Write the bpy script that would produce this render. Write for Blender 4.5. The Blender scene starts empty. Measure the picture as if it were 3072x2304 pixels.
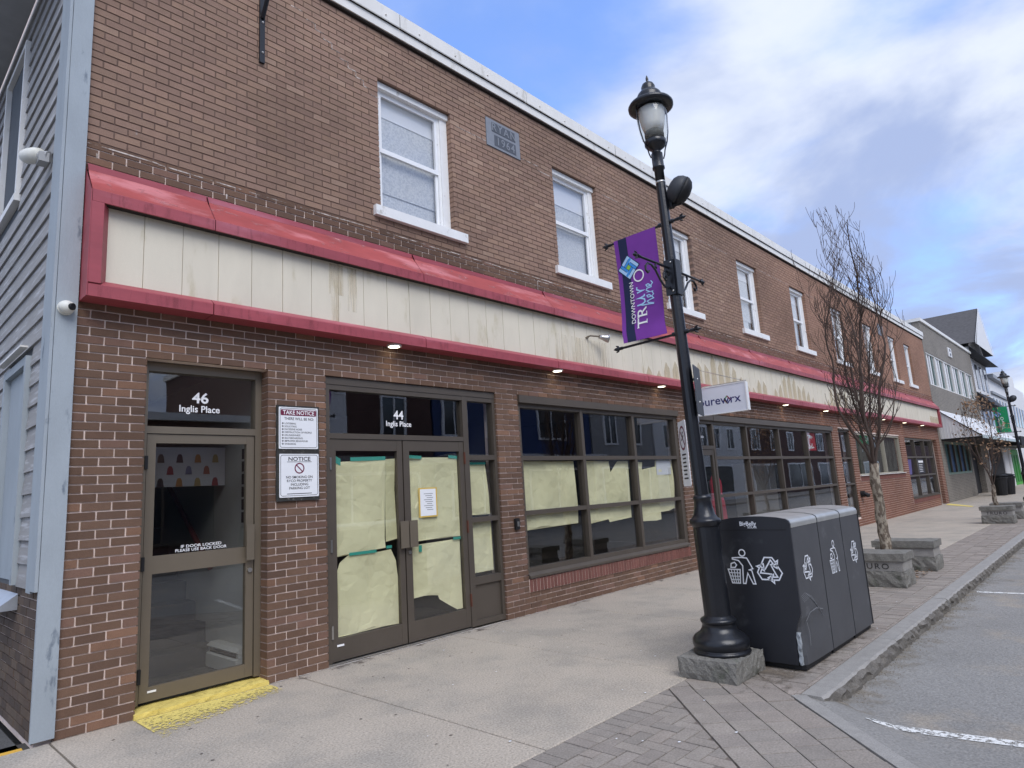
import bpy, math, random
import numpy as np
from mathutils import Vector, Matrix
R = math.radians
sc = bpy.context.scene
COL = sc.collection

# ------------------------------------------------------------------ camera
YAW, PITCH, ROLL = 0.82013361, 0.1683291, -0.06121378
CAM = Vector((0.0, -5.68, 1.5))
_right = Vector((math.cos(YAW), -math.sin(YAW), 0))
_fwd = Vector((math.sin(YAW) * math.cos(PITCH), math.cos(YAW) * math.cos(PITCH), math.sin(PITCH)))
_up = _right.cross(_fwd)
_cx = _right * math.cos(ROLL) + _up * math.sin(ROLL)
_cy = _up * math.cos(ROLL) - _right * math.sin(ROLL)
cd = bpy.data.cameras.new("camera"); cam = bpy.data.objects.new("camera", cd); COL.objects.link(cam)
cam.matrix_world = Matrix(((_cx.x, _cy.x, -_fwd.x, CAM.x), (_cx.y, _cy.y, -_fwd.y, CAM.y), (_cx.z, _cy.z, -_fwd.z, CAM.z), (0, 0, 0, 1)))
cd.sensor_fit = 'HORIZONTAL'; cd.sensor_width = 36; cd.lens = 36 * 1928.87 / 3072
cd.clip_start = 0.05; cd.clip_end = 2000
sc.camera = cam

# ------------------------------------------------------------------ sky, sun, exposure
SUN_EL, SUN_AZ = R(48), R(205)          # azimuth measured from +Y towards +X
w = bpy.data.worlds.new("World"); sc.world = w; w.use_nodes = True
nt = w.node_tree; nt.nodes.clear()
def WN(t, **k):
    n = nt.nodes.new(t)
    for a, b in k.items(): setattr(n, a, b)
    return n
out = WN('ShaderNodeOutputWorld'); bg = WN('ShaderNodeBackground'); nt.links.new(bg.outputs[0], out.inputs[0])
sky = WN('ShaderNodeTexSky', sky_type='NISHITA', sun_disc=False, sun_elevation=SUN_EL, sun_rotation=SUN_AZ, air_density=1.0, dust_density=0.6, ozone_density=2.5)
tc = WN('ShaderNodeTexCoord'); sep = WN('ShaderNodeSeparateXYZ'); nt.links.new(tc.outputs['Generated'], sep.inputs[0])
den = WN('ShaderNodeMath', operation='ADD'); den.inputs[1].default_value = 0.22
mx = WN('ShaderNodeMath', operation='MAXIMUM'); mx.inputs[1].default_value = 0.0
nt.links.new(sep.outputs['Z'], mx.inputs[0]); nt.links.new(mx.outputs[0], den.inputs[0])
dv = WN('ShaderNodeVectorMath', operation='DIVIDE'); cmb = WN('ShaderNodeCombineXYZ')
for i in range(3): nt.links.new(den.outputs[0], cmb.inputs[i])
nt.links.new(tc.outputs['Generated'], dv.inputs[0]); nt.links.new(cmb.outputs[0], dv.inputs[1])
def noise(scale, detail, rough_, dist, loc):
    m_ = WN('ShaderNodeMapping'); m_.inputs['Location'].default_value = loc; nt.links.new(dv.outputs[0], m_.inputs[0])
    n_ = WN('ShaderNodeTexNoise'); n_.inputs['Scale'].default_value = scale; n_.inputs['Detail'].default_value = detail; n_.inputs['Roughness'].default_value = rough_; n_.inputs['Distortion'].default_value = dist; nt.links.new(m_.outputs[0], n_.inputs['Vector']); return n_.outputs['Fac']
def math_(op, a, b, clamp=False):
    n_ = WN('ShaderNodeMath', operation=op, use_clamp=clamp)
    for k_, v_ in enumerate((a, b)):
        if isinstance(v_, (int, float)): n_.inputs[k_].default_value = v_
        else: nt.links.new(v_, n_.inputs[k_])
    return n_.outputs[0]
def lobe(d, c0, c1):
    # soft region of the sky around a direction
    n_ = WN('ShaderNodeVectorMath', operation='DOT_PRODUCT'); n_.inputs[1].default_value = Vector(d).normalized(); nt.links.new(tc.outputs['Generated'], n_.inputs[0])
    r_ = WN('ShaderNodeMapRange', interpolation_type='SMOOTHSTEP'); r_.inputs['From Min'].default_value = c0; r_.inputs['From Max'].default_value = c1; nt.links.new(n_.outputs['Value'], r_.inputs['Value']); return r_.outputs[0]
cov = noise(1.7, 8, 0.56, 0.35, (3.1, 1.75, 0.0))
gap = math_('ADD', math_('MULTIPLY', lobe((.58, .56, .59), .93, .998), .25), math_('MULTIPLY', lobe((-.3, -.5, .8), .90, .99), .14))
gap = math_('ADD', gap, math_('MULTIPLY', lobe((.958, .183, .20), .985, .999), .03))
cov2 = math_('SUBTRACT', math_('ADD', cov, .125), gap)
r1 = WN('ShaderNodeMapRange', interpolation_type='SMOOTHSTEP'); r1.inputs['From Min'].default_value = 0.33; r1.inputs['From Max'].default_value = 0.68; r1.inputs['To Min'].default_value = 0.18; nt.links.new(cov2, r1.inputs['Value'])
shade = math_('ADD', noise(1.5, 6, .55, .3, (7.3, 2.2, 4.0)), math_('MULTIPLY', lobe((.82, .30, .50), .95, .998), .09))
shade = math_('SUBTRACT', shade, math_('MULTIPLY', lobe((.915, .27, .27), .955, .997), .13))
r2 = WN('ShaderNodeMapRange', interpolation_type='SMOOTHSTEP'); r2.inputs['From Min'].default_value = 0.38; r2.inputs['From Max'].default_value = 0.64; nt.links.new(shade, r2.inputs['Value'])
cc = WN('ShaderNodeMix', data_type='RGBA'); cc.inputs['A'].default_value = (0.30, 0.37, 0.57, 1); cc.inputs['B'].default_value = (0.58, 0.63, 0.74, 1)
nt.links.new(r2.outputs[0], cc.inputs['Factor'])
sk = WN('ShaderNodeVectorMath', operation='SCALE'); sk.inputs['Scale'].default_value = 0.13; nt.links.new(sky.outputs[0], sk.inputs[0])
sk2 = WN('ShaderNodeVectorMath', operation='MULTIPLY'); sk2.inputs[1].default_value = (1.25, 1.55, 2.1); nt.links.new(sk.outputs[0], sk2.inputs[0])
sm = WN('ShaderNodeMix', data_type='RGBA')
nt.links.new(r1.outputs[0], sm.inputs['Factor']); nt.links.new(sk2.outputs[0], sm.inputs['A']); nt.links.new(cc.outputs['Result'], sm.inputs['B'])
nt.links.new(sm.outputs['Result'], bg.inputs['Color']); bg.inputs['Strength'].default_value = 1.0

sd = bpy.data.lights.new("sun", 'SUN'); sd.energy = 1.5; sd.angle = R(40); sd.color = (1.0, 0.95, 0.87)
so = bpy.data.objects.new("sun", sd); COL.objects.link(so)
sdir = Vector((math.sin(SUN_AZ) * math.cos(SUN_EL), math.cos(SUN_AZ) * math.cos(SUN_EL), math.sin(SUN_EL)))
so.rotation_euler = (-sdir).to_track_quat('-Z', 'Y').to_euler(); so.location = (0, -8, 20)
sc.view_settings.view_transform = 'Standard'; sc.view_settings.look = 'None'; sc.view_settings.gamma = 1.0
sc.view_settings.use_curve_mapping = False; sc.view_settings.exposure = 0.55
sc.cycles.use_denoising = True; sc.cycles.max_bounces = 8; sc.cycles.transparent_max_bounces = 16; sc.cycles.caustics_reflective = False; sc.cycles.caustics_refractive = False

# ------------------------------------------------------------------ materials
MATS = {}
def lin(r, g, b):
    f = lambda c: ((c / 255 + 0.055) / 1.055) ** 2.4 if c > 10 else c / 255 / 12.92
    return (f(r), f(g), f(b))
def mat(name, col=(0.5, 0.5, 0.5), rough=0.7, var=0.15, scale=6.0, bump=0.0, bscale=80.0, metal=0.0, spec=0.4, attr=False, grain=0.0, gscale=250.0,
        col2=None, m2=(0.5, 0.65), s2=2.0, stretch=(1, 1, 1), coat=0.0, emit=None, estr=0.0, speck=None):
    if name in MATS: return MATS[name]
    m = bpy.data.materials.new(name); m.use_nodes = True; t = m.node_tree; N = t.nodes; L = t.links
    b = N['Principled BSDF']; b.inputs['Roughness'].default_value = rough; b.inputs['Metallic'].default_value = metal
    b.inputs['Specular IOR Level'].default_value = spec; b.inputs['Coat Weight'].default_value = coat
    g = N.new('ShaderNodeNewGeometry'); mpn = N.new('ShaderNodeMapping'); mpn.inputs['Scale'].default_value = stretch
    L.new(g.outputs['Position'], mpn.inputs[0])
    if attr:
        a = N.new('ShaderNodeAttribute'); a.attribute_name = 'col'; src = a.outputs['Color']
    else:
        a = N.new('ShaderNodeRGB'); a.outputs[0].default_value = (*col, 1); src = a.outputs[0]
    if col2:
        n = N.new('ShaderNodeTexNoise'); n.inputs['Scale'].default_value = s2; n.inputs['Detail'].default_value = 6; n.inputs['Roughness'].default_value = 0.62; L.new(mpn.outputs[0], n.inputs['Vector'])
        r = N.new('ShaderNodeMapRange'); r.interpolation_type = 'SMOOTHSTEP'; r.inputs['From Min'].default_value = m2[0]; r.inputs['From Max'].default_value = m2[1]; L.new(n.outputs['Fac'], r.inputs['Value'])
        x = N.new('ShaderNodeMix'); x.data_type = 'RGBA'; x.inputs['B'].default_value = (*col2, 1); L.new(r.outputs[0], x.inputs['Factor']); L.new(src, x.inputs['A']); src = x.outputs['Result']
    def vary(src, sc_, amt, det):
        n = N.new('ShaderNodeTexNoise'); n.inputs['Scale'].default_value = sc_; n.inputs['Detail'].default_value = det; n.inputs['Roughness'].default_value = 0.6; L.new(mpn.outputs[0], n.inputs['Vector'])
        r = N.new('ShaderNodeMapRange'); r.inputs['From Min'].default_value = 0.25; r.inputs['From Max'].default_value = 0.75; r.inputs['To Min'].default_value = 1 - amt; r.inputs['To Max'].default_value = 1 + amt; L.new(n.outputs['Fac'], r.inputs['Value'])
        v = N.new('ShaderNodeVectorMath'); v.operation = 'SCALE'; L.new(src, v.inputs[0]); L.new(r.outputs[0], v.inputs['Scale']); return v.outputs[0]
    if var: src = vary(src, scale, var, 5)
    if grain: src = vary(src, gscale, grain, 2)
    if speck:
        n = N.new('ShaderNodeTexNoise'); n.inputs['Scale'].default_value = 42; n.inputs['Detail'].default_value = 3; n.inputs['Roughness'].default_value = .7; L.new(mpn.outputs[0], n.inputs['Vector'])
        r = N.new('ShaderNodeMapRange'); r.inputs['From Min'].default_value = .60; r.inputs['From Max'].default_value = .72; r.inputs['To Max'].default_value = .6; L.new(n.outputs['Fac'], r.inputs['Value'])
        x = N.new('ShaderNodeMix'); x.data_type = 'RGBA'; x.inputs['B'].default_value = (*speck, 1); L.new(r.outputs[0], x.inputs['Factor']); L.new(src, x.inputs['A']); src = x.outputs['Result']
    L.new(src, b.inputs['Base Color'])
    if bump:
        n = N.new('ShaderNodeTexNoise'); n.inputs['Scale'].default_value = bscale; n.inputs['Detail'].default_value = 4; L.new(mpn.outputs[0], n.inputs['Vector'])
        bm = N.new('ShaderNodeBump'); bm.inputs['Strength'].default_value = bump; bm.inputs['Distance'].default_value = 0.01; L.new(n.outputs['Fac'], bm.inputs['Height']); L.new(bm.outputs[0], b.inputs['Normal'])
    if emit: b.inputs['Emission Color'].default_value = (*emit, 1); b.inputs['Emission Strength'].default_value = estr
    MATS[name] = m; return m
def glass(name, tint=(0.85, 0.9, 0.9), mixf=1.0, base=0.055, rough=0.0):
    if name in MATS: return MATS[name]
    m = bpy.data.materials.new(name); m.use_nodes = True; t = m.node_tree; N = t.nodes; L = t.links
    N.clear(); o = N.new('ShaderNodeOutputMaterial'); tr = N.new('ShaderNodeBsdfTransparent'); tr.inputs[0].default_value = (*tint, 1)
    gl = N.new('ShaderNodeBsdfGlossy'); gl.inputs['Roughness'].default_value = rough; gl.inputs['Color'].default_value = (1, 1, 1, 1)
    # reflectance of the pane from the angle of view, the same from both sides
    gg = N.new('ShaderNodeNewGeometry'); dt = N.new('ShaderNodeVectorMath'); dt.operation = 'DOT_PRODUCT'; L.new(gg.outputs['Incoming'], dt.inputs[0]); L.new(gg.outputs['Normal'], dt.inputs[1])
    ab = N.new('ShaderNodeMath'); ab.operation = 'ABSOLUTE'; L.new(dt.outputs['Value'], ab.inputs[0])
    om = N.new('ShaderNodeMath'); om.operation = 'SUBTRACT'; om.inputs[0].default_value = 1.0; L.new(ab.outputs[0], om.inputs[1])
    pw = N.new('ShaderNodeMath'); pw.operation = 'POWER'; pw.inputs[1].default_value = 4.6; L.new(om.outputs[0], pw.inputs[0])
    mu = N.new('ShaderNodeMath'); mu.operation = 'MULTIPLY_ADD'; mu.inputs[1].default_value = 0.9 * mixf; mu.inputs[2].default_value = base; mu.use_clamp = True; L.new(pw.outputs[0], mu.inputs[0])
    n = N.new('ShaderNodeTexNoise'); n.inputs['Scale'].default_value = 1.3; bm = N.new('ShaderNodeBump'); bm.inputs['Strength'].default_value = 0.05; bm.inputs['Distance'].default_value = 0.02
    g = N.new('ShaderNodeNewGeometry'); L.new(g.outputs['Position'], n.inputs['Vector']); L.new(n.outputs['Fac'], bm.inputs['Height']); L.new(bm.outputs[0], gl.inputs['Normal'])
    mxs = N.new('ShaderNodeMixShader'); L.new(mu.outputs[0], mxs.inputs[0]); L.new(tr.outputs[0], mxs.inputs[1]); L.new(gl.outputs[0], mxs.inputs[2]); L.new(mxs.outputs[0], o.inputs[0])
    MATS[name] = m; return m
def flaky(name, col, thr=(0.45, 0.55), scale=18.0, rough=0.6, stretch=(1, 1, 1)):
    """worn paint: the coat is missing where the noise falls under the threshold"""
    m = mat(name, col, rough, 0.1, 20, grain=0.12, gscale=120); t = m.node_tree; N = t.nodes; L = t.links
    b = N['Principled BSDF']; g = N.new('ShaderNodeNewGeometry'); mpn = N.new('ShaderNodeMapping'); mpn.inputs['Scale'].default_value = stretch; L.new(g.outputs['Position'], mpn.inputs[0])
    n = N.new('ShaderNodeTexNoise'); n.inputs['Scale'].default_value = scale; n.inputs['Detail'].default_value = 8; n.inputs['Roughness'].default_value = 0.7; L.new(mpn.outputs[0], n.inputs['Vector'])
    at = N.new('ShaderNodeAttribute'); at.attribute_name = 'wear'
    ad = N.new('ShaderNodeMath'); ad.operation = 'SUBTRACT'; L.new(n.outputs['Fac'], ad.inputs[0]); L.new(at.outputs['Fac'], ad.inputs[1])
    r = N.new('ShaderNodeMapRange'); r.inputs['From Min'].default_value = thr[0]; r.inputs['From Max'].default_value = thr[1]; L.new(ad.outputs[0], r.inputs['Value'])
    L.new(r.outputs[0], b.inputs['Alpha']); return m

# ------------------------------------------------------------------ mesh helper
class MB:
    def __init__(s): s.v = []; s.f = []; s.c = []; s.col = (1, 1, 1); s.sm = []; s.smooth = False
    def add(s, vs, fs):
        o = len(s.v); s.v += [tuple(p) for p in vs]
        for f in fs: s.f.append(tuple(i + o for i in f)); s.c.append(s.col); s.sm.append(s.smooth)
    def quad(s, a, b, c, d): s.add([a, b, c, d], [(0, 1, 2, 3)])
    def box(s, x0, x1, y0, y1, z0, z1, skip=''):
        v = [(x0, y0, z0), (x1, y0, z0), (x1, y1, z0), (x0, y1, z0), (x0, y0, z1), (x1, y0, z1), (x1, y1, z1), (x0, y1, z1)]
        F = {'d': (0, 3, 2, 1), 'u': (4, 5, 6, 7), 'f': (0, 1, 5, 4), 'r': (1, 2, 6, 5), 'b': (2, 3, 7, 6), 'l': (3, 0, 4, 7)}
        s.add(v, [F[k] for k in F if k not in skip])
    def prism(s, poly, P, thick):
        """poly: list of 2d points; P(u,v,w) -> 3d; w from 0 to thick"""
        n = len(poly); a = [P(u, v, 0) for u, v in poly]; b = [P(u, v, thick) for u, v in poly]
        s.add(a + b, [tuple(range(n))[::-1], tuple(range(n, 2 * n))] + [(i, (i + 1) % n, n + (i + 1) % n, n + i) for i in range(n)])
    def sweepx(s, prof, xs):
        """profile [(y,z)...] open, extruded along x"""
        n = len(prof); vs = [(x, y, z) for x in xs for y, z in prof]
        s.add(vs, [(k * n + i, k * n + i + 1, (k + 1) * n + i + 1, (k + 1) * n + i) for k in range(len(xs) - 1) for i in range(n - 1)])
    def tube(s, path, rad, n=8, cap=True):
        path = [Vector(p) for p in path]; k = len(path); rad = rad if hasattr(rad, '__len__') else [rad] * k
        up = Vector((0, 0, 1)); vs = []; prev = None
        for i, p in enumerate(path):
            t = (path[min(i + 1, k - 1)] - path[max(i - 1, 0)]); t = t.normalized() if t.length > 1e-9 else Vector((0, 0, 1))
            if prev is None: a = t.cross(up) if abs(t.z) < 0.95 else t.cross(Vector((1, 0, 0)))
            else: a = prev - t * prev.dot(t)
            a.normalize(); prev = a; b = t.cross(a)
            for j in range(n): th = 2 * math.pi * j / n; vs.append(p + (a * math.cos(th) + b * math.sin(th)) * rad[i])
        fs = [(i * n + j, i * n + (j + 1) % n, (i + 1) * n + (j + 1) % n, (i + 1) * n + j) for i in range(k - 1) for j in range(n)]
        if cap: fs += [tuple(range(n))[::-1], tuple(range((k - 1) * n, k * n))]
        s.add(vs, fs)
    def lathe(s, prof, c, n=24, axis=(0, 0, 1), lean=(0, 0)):
        """prof [(r,z)] about a vertical axis through c, leaning by lean per metre"""
        k = len(prof); vs = []
        for r, z in prof:
            for j in range(n):
                th = 2 * math.pi * (j + 0.5) / n; vs.append((c[0] + lean[0] * z + r * math.cos(th), c[1] + lean[1] * z + r * math.sin(th), c[2] + z))
        fs = [(i * n + j, i * n + (j + 1) % n, (i + 1) * n + (j + 1) % n, (i + 1) * n + j) for i in range(k - 1) for j in range(n)]
        fs += [tuple(range(n))[::-1], tuple(range((k - 1) * n, k * n))]
        s.add(vs, fs)
    def sphere(s, c, r, n=12, m=8, sx=1, sy=1, sz=1):
        vs = [(c[0], c[1], c[2] + r * sz)]
        for i in range(1, m):
            ph = math.pi * i / m
            for j in range(n): th = 2 * math.pi * j / n; vs.append((c[0] + r * sx * math.sin(ph) * math.cos(th), c[1] + r * sy * math.sin(ph) * math.sin(th), c[2] + r * sz * math.cos(ph)))
        vs.append((c[0], c[1], c[2] - r * sz)); l = len(vs) - 1
        fs = [(0, 1 + j, 1 + (j + 1) % n) for j in range(n)]
        for i in range(m - 2):
            for j in range(n): a = 1 + i * n; fs.append((a + j, a + n + j, a + n + (j + 1) % n, a + (j + 1) % n))
        a = 1 + (m - 2) * n; fs += [(a + j, l, a + (j + 1) % n) for j in range(n)]
        s.add(vs, fs)
    def rough(s, x0, x1, y0, y1, z0, z1, d=0.08, amp=0.006, seed=0, keep=''):
        """box with subdivided, hewn faces"""
        rnd = random.Random(seed); nx = max(1, int((x1 - x0) / d)); ny = max(1, int((y1 - y0) / d)); nz = max(1, int((z1 - z0) / d)); idx = {}; vs = []; fs = []
        def V(i, j, k):
            if (i, j, k) in idx: return idx[i, j, k]
            p = [x0 + (x1 - x0) * i / nx, y0 + (y1 - y0) * j / ny, z0 + (z1 - z0) * k / nz]
            on = [(i in (0, nx)), (j in (0, ny)), (k in (0, nz))]
            for q in range(3):
                if on[q]:
                    sg = -1 if (i, j, k)[q] == 0 else 1
                    p[q] += rnd.uniform(-amp, amp) - (sg * amp * 0.9 if sum(on) > 1 else 0)
                else: p[q] += rnd.uniform(-1, 1) * d * 0.15
            if k == 0: p[2] = z0
            idx[i, j, k] = len(vs); vs.append(p); return idx[i, j, k]
        for i in range(nx):
            for j in range(ny):
                fs.append((V(i, j, 0), V(i, j + 1, 0), V(i + 1, j + 1, 0), V(i + 1, j, 0))); fs.append((V(i, j, nz), V(i + 1, j, nz), V(i + 1, j + 1, nz), V(i, j + 1, nz)))
        for i in range(nx):
            for k in range(nz):
                fs.append((V(i, 0, k), V(i + 1, 0, k), V(i + 1, 0, k + 1), V(i, 0, k + 1))); fs.append((V(i, ny, k), V(i, ny, k + 1), V(i + 1, ny, k + 1), V(i + 1, ny, k)))
        for j in range(ny):
            for k in range(nz):
                fs.append((V(0, j, k), V(0, j, k + 1), V(0, j + 1, k + 1), V(0, j + 1, k))); fs.append((V(nx, j, k), V(nx, j + 1, k), V(nx, j + 1, k + 1), V(nx, j, k + 1)))
        s.add(vs, fs)
    def mesh(s, name, m, cols=False):
        me = bpy.data.meshes.new(name); me.from_pydata(s.v, [], s.f); me.materials.append(m)
        if cols:
            a = me.attributes.new('col', 'FLOAT_COLOR', 'CORNER'); cnt = np.array([len(f) for f in s.f])
            arr = np.repeat(np.array([(*c, 1) for c in s.c], dtype=np.float32), cnt, axis=0); a.data.foreach_set('color', arr.ravel())
        if any(s.sm): me.polygons.foreach_set('use_smooth', s.sm)
        me.update(); return me
    def build(s, name, m, parent=None, cols=False, label=None):
        return link(name, s.mesh(name, m, cols), parent, label)
def link(name, data, parent=None, label=None):
    o = bpy.data.objects.new(name, data); COL.objects.link(o)
    if parent is not None: o.parent = parent; o.matrix_parent_inverse = parent.matrix_basis.inverted()
    if label: o['label'] = label
    return o
def thing(name, label, cat, loc=(0, 0, 0), group=None):
    o = bpy.data.objects.new(name, None); COL.objects.link(o); o.location = loc; return tag(o, label, cat, group)
def tag(o, label, cat=None, group=None, kind=None):
    if label: o['label'] = label
    if cat: o['category'] = cat
    if group: o['group'] = group
    if kind: o['kind'] = kind
    return o
def struct(o, label=None): o['kind'] = 'structure'; return tag(o, label) if label else o
def stuff(o, label=None): o['kind'] = 'stuff'; return tag(o, label) if label else o
def copy_tree(o, parent=None):
    c = o.copy(); COL.objects.link(c); c.parent = parent; c.matrix_parent_inverse = o.matrix_parent_inverse.copy()
    for ch in [k for k in o.children]: copy_tree(ch, c)
    return c
# planes for lettering: P(u right, v up, w towards viewer)
def pl_front(x, y, z): return lambda u, v, w=0: (x + u, y - w, z + v)          # faces the street (-Y)
def pl_left(x, y, z): return lambda u, v, w=0: (x - w, y - u, z + v)            # faces -X
_tc = {}
def text_mb(mb, s, size, P, align='CENTER', bold=0.0, w=0.002, sx=1.0, space=1.0):
    key = (s, round(bold, 4), space, align)
    if key not in _tc:
        cu = bpy.data.curves.new('t', 'FONT'); cu.body = s; cu.size = 1.0; cu.align_x = align; cu.offset = bold; cu.space_character = space; cu.resolution_u = 3
        ob = bpy.data.objects.new('t', cu); COL.objects.link(ob); bpy.context.view_layer.update()
        me = bpy.data.meshes.new_from_object(ob.evaluated_get(bpy.context.evaluated_depsgraph_get()))
        _tc[key] = ([tuple(v.co) for v in me.vertices], [tuple(p.vertices) for p in me.polygons])
        bpy.data.objects.remove(ob); bpy.data.curves.remove(cu); bpy.data.meshes.remove(me)
    vs, fs = _tc[key]; mb.add([P(v[0] * size * sx, v[1] * size, w) for v in vs], fs)
def ribbon(mb, pts, wd, P, closed=False, w=0.002):
    pts = [Vector((p[0], p[1])) for p in pts]; n = len(pts); L = []; Rr = []
    for i in range(n):
        a = pts[i - 1] if (i > 0 or closed) else pts[i]; b = pts[(i + 1) % n] if (i < n - 1 or closed) else pts[i]
        d1 = (pts[i] - a); d2 = (b - pts[i]); d1 = d1.normalized() if d1.length > 1e-9 else d2.normalized(); d2 = d2.normalized() if d2.length > 1e-9 else d1
        nn = Vector((-(d1.y + d2.y), d1.x + d2.x)); nn = nn.normalized() if nn.length > 1e-6 else Vector((-d1.y, d1.x))
        k = wd / 2 / max(0.45, abs(nn.dot(Vector((-d1.y, d1.x))))); L.append(pts[i] + nn * k); Rr.append(pts[i] - nn * k)
    vs = [P(p.x, p.y, w) for p in L] + [P(p.x, p.y, w) for p in Rr]
    mb.add(vs, [(n + i, n + (i + 1) % n, (i + 1) % n, i) for i in range(n if closed else n - 1)])
def arc(cx, cy, r, a0, a1, n=12): return [(cx + r * math.cos(a0 + (a1 - a0) * i / n), cy + r * math.sin(a0 + (a1 - a0) * i / n)) for i in range(n + 1)]
rng = random.Random(11)

# ------------------------------------------------------------------ materials in use
M_brick = mat('brick', rough=0.82, var=0.10, scale=9, attr=True, grain=0.22, gscale=170, bump=0.35, bscale=220, spec=0.25)
M_mort_l = mat('mortar_light', lin(232, 212, 200), 0.9, 0.14, 5, bump=0.3, bscale=150, grain=0.1)
M_mort_d = mat('mortar_dark', lin(112, 92, 82), 0.92, 0.2, 4, bump=0.3, bscale=150, col2=lin(150, 130, 120), m2=(0.62, 0.75), s2=1.4)
M_bronze = mat('bronze_frame', lin(122, 112, 97), 0.42, 0.06, 3, metal=0.35, spec=0.5, grain=0.03)
M_bronze_d = mat('bronze_dark', lin(94, 86, 77), 0.45, 0.08, 3, metal=0.3, spec=0.5)
M_red = mat('red_metal', lin(160, 72, 80), 0.48, 0.16, 2.5, spec=0.5, col2=lin(180, 104, 116), m2=(0.50, 0.72), s2=1.2, stretch=(0.5, 1, 2.5), grain=0.04)
M_red_slope = mat('red_metal_slope', lin(166, 76, 74), 0.6, 0.2, 3, spec=0.4, col2=lin(196, 120, 122), m2=(0.52, 0.70), s2=2.2, stretch=(0.6, 2, 2), grain=0.06)  # oranger, rougher red for the upward slope of the top trim
M_panel = mat('cream_panel', lin(220, 212, 192), 0.6, 0.07, 2.2, bump=0.1, bscale=300, grain=0.05, gscale=320, col2=lin(196, 186, 156), m2=(0.58, 0.74), s2=2.6, stretch=(1.6, 1, 0.5))
M_white = mat('white_paint', lin(236, 236, 234), 0.5, 0.06, 6, bump=0.1, bscale=90, col2=lin(196, 194, 188), m2=(0.60, 0.72), s2=9)
M_vinyl = mat('white_vinyl', lin(240, 241, 242), 0.35, 0.02, 3)
M_cap = mat('white_flashing', lin(228, 226, 220), 0.45, 0.06, 2, col2=lin(196, 192, 182), m2=(0.55, 0.75), s2=3, stretch=(2, 2, .6))
M_gap = mat('dark_gap', lin(48, 44, 42), 0.9, 0.1, 5)
M_glass = glass('window_glass', (0.95, 0.955, 0.95), 1.0, 0.08)
M_glass2 = glass('upper_glass', (0.97, 0.975, 0.98), 0.85, 0.08)
M_blind = mat('white_blind', lin(216, 218, 218), .8, .12, 60, col2=lin(192, 196, 200), m2=(.42, .62), s2=38)
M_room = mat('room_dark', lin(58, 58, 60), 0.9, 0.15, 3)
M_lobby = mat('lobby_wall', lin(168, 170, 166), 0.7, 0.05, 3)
M_carpet = mat('carpet', lin(58, 60, 56), 0.95, 0.15, 30, bump=0.2, bscale=260)
M_letter = mat('white_letters', lin(245, 245, 245), 0.5, 0.0)
M_black = mat('black_paint', lin(24, 26, 31), 0.30, 0.12, 12, spec=0.55, bump=0.12, bscale=45)
M_blackflat = mat('black_flat', lin(28, 28, 30), 0.6, 0.1, 8)
M_wood = mat('blue_wood', lin(160, 169, 175), 0.72, 0.10, 4, bump=0.18, bscale=60, col2=lin(112, 122, 132), m2=(0.62, 0.72), s2=7, stretch=(1, 1, 0.35), grain=0.05)
M_clap = mat('grey_clapboard', lin(152, 151, 150), 0.8, 0.14, 6, bump=0.2, bscale=70, col2=lin(180, 181, 183), m2=(0.5, 0.66), s2=10, stretch=(1, 0.25, 3))
M_conc = mat('concrete', lin(178, 168, 154), 0.92, 0.07, 1.1, bump=0.5, bscale=70, col2=lin(161, 154, 143), m2=(0.42, 0.70), s2=1.6, grain=0.34, gscale=70, speck=lin(114, 108, 101))
M_paver = mat('pavers', rough=0.93, attr=True, var=0.12, scale=7, bump=0.4, bscale=150, grain=0.24, gscale=80)
M_pbed = mat('paver_bed', lin(112, 104, 98), 0.95, 0.2, 9, bump=0.3, bscale=120)
M_granite = mat('granite', lin(122, 120, 114), 0.85, 0.2, 14, bump=0.7, bscale=60, grain=0.35, gscale=110, col2=lin(96, 98, 88), m2=(0.56, 0.7), s2=5)
M_granite_s = mat('granite_sawn', lin(152, 149, 144), 0.75, 0.14, 10, bump=0.25, bscale=130, grain=0.28, gscale=170)
M_kface = mat('granite_split', lin(116, 112, 106), 0.9, 0.25, 10, bump=0.9, bscale=45, grain=0.3, gscale=100)
M_road = mat('asphalt', lin(140, 138, 134), 0.95, 0.12, 0.9, bump=0.8, bscale=60, grain=0.26, gscale=60, speck=lin(112, 109, 105), col2=lin(160, 150, 136), m2=(0.50, 0.74), s2=1.3)
M_alley = mat('alley_asphalt', lin(84, 84, 84), 0.95, 0.2, 5, bump=0.5, bscale=90, grain=0.3, gscale=90)

# ------------------------------------------------------------------ the brick building
BLD = thing('brick_building', 'two storey brown brick shop building with red and cream fascia band', 'building', (16.9, 0, 0))
X0, X1 = 1.222, 32.62
CH, BL = 0.0677, 0.2032
JT = 0.0118
D46 = (1.728, 2.757, -1, 41 * CH); D44 = (3.357, 5.766, -1, 41 * CH); WC = (6.18, 10.34, 0.425, 41 * CH)
D42 = (10.74, 11.72, -1, 41 * CH); W42 = (11.72, 18.70, 0.425, 41 * CH); NE = (19.24, 20.22, 0.25, 40.5 * CH); WF = (20.72, 25.92, 1.40, 39.3 * CH); WG = (26.62, 32.0, 0.44, 39 * CH)
WGD = (31.05, 32.0, -1, 39 * CH)
LOW = [D46, D44, WC, D42, W42, NE, WF, WG, WGD]
UPX = [(4.086, 5.217), (7.283, 8.408), (10.50, 11.636), (13.745, 14.86), (16.937, 18.05), (20.16, 21.27), (23.40, 24.52), (26.53, 27.62), (28.93, 29.96)]
ZS, ZH = 69 * CH + 0.12, 95 * CH
UP = [(a, b, 69 * CH, ZH) for a, b in UPX]
PLQ = (5.871, 6.567, 92.3 * CH, 98.7 * CH)
ZM, ZT = 66.5 * CH, 104.2 * CH
OPEN = LOW + UP + [PLQ]
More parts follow.
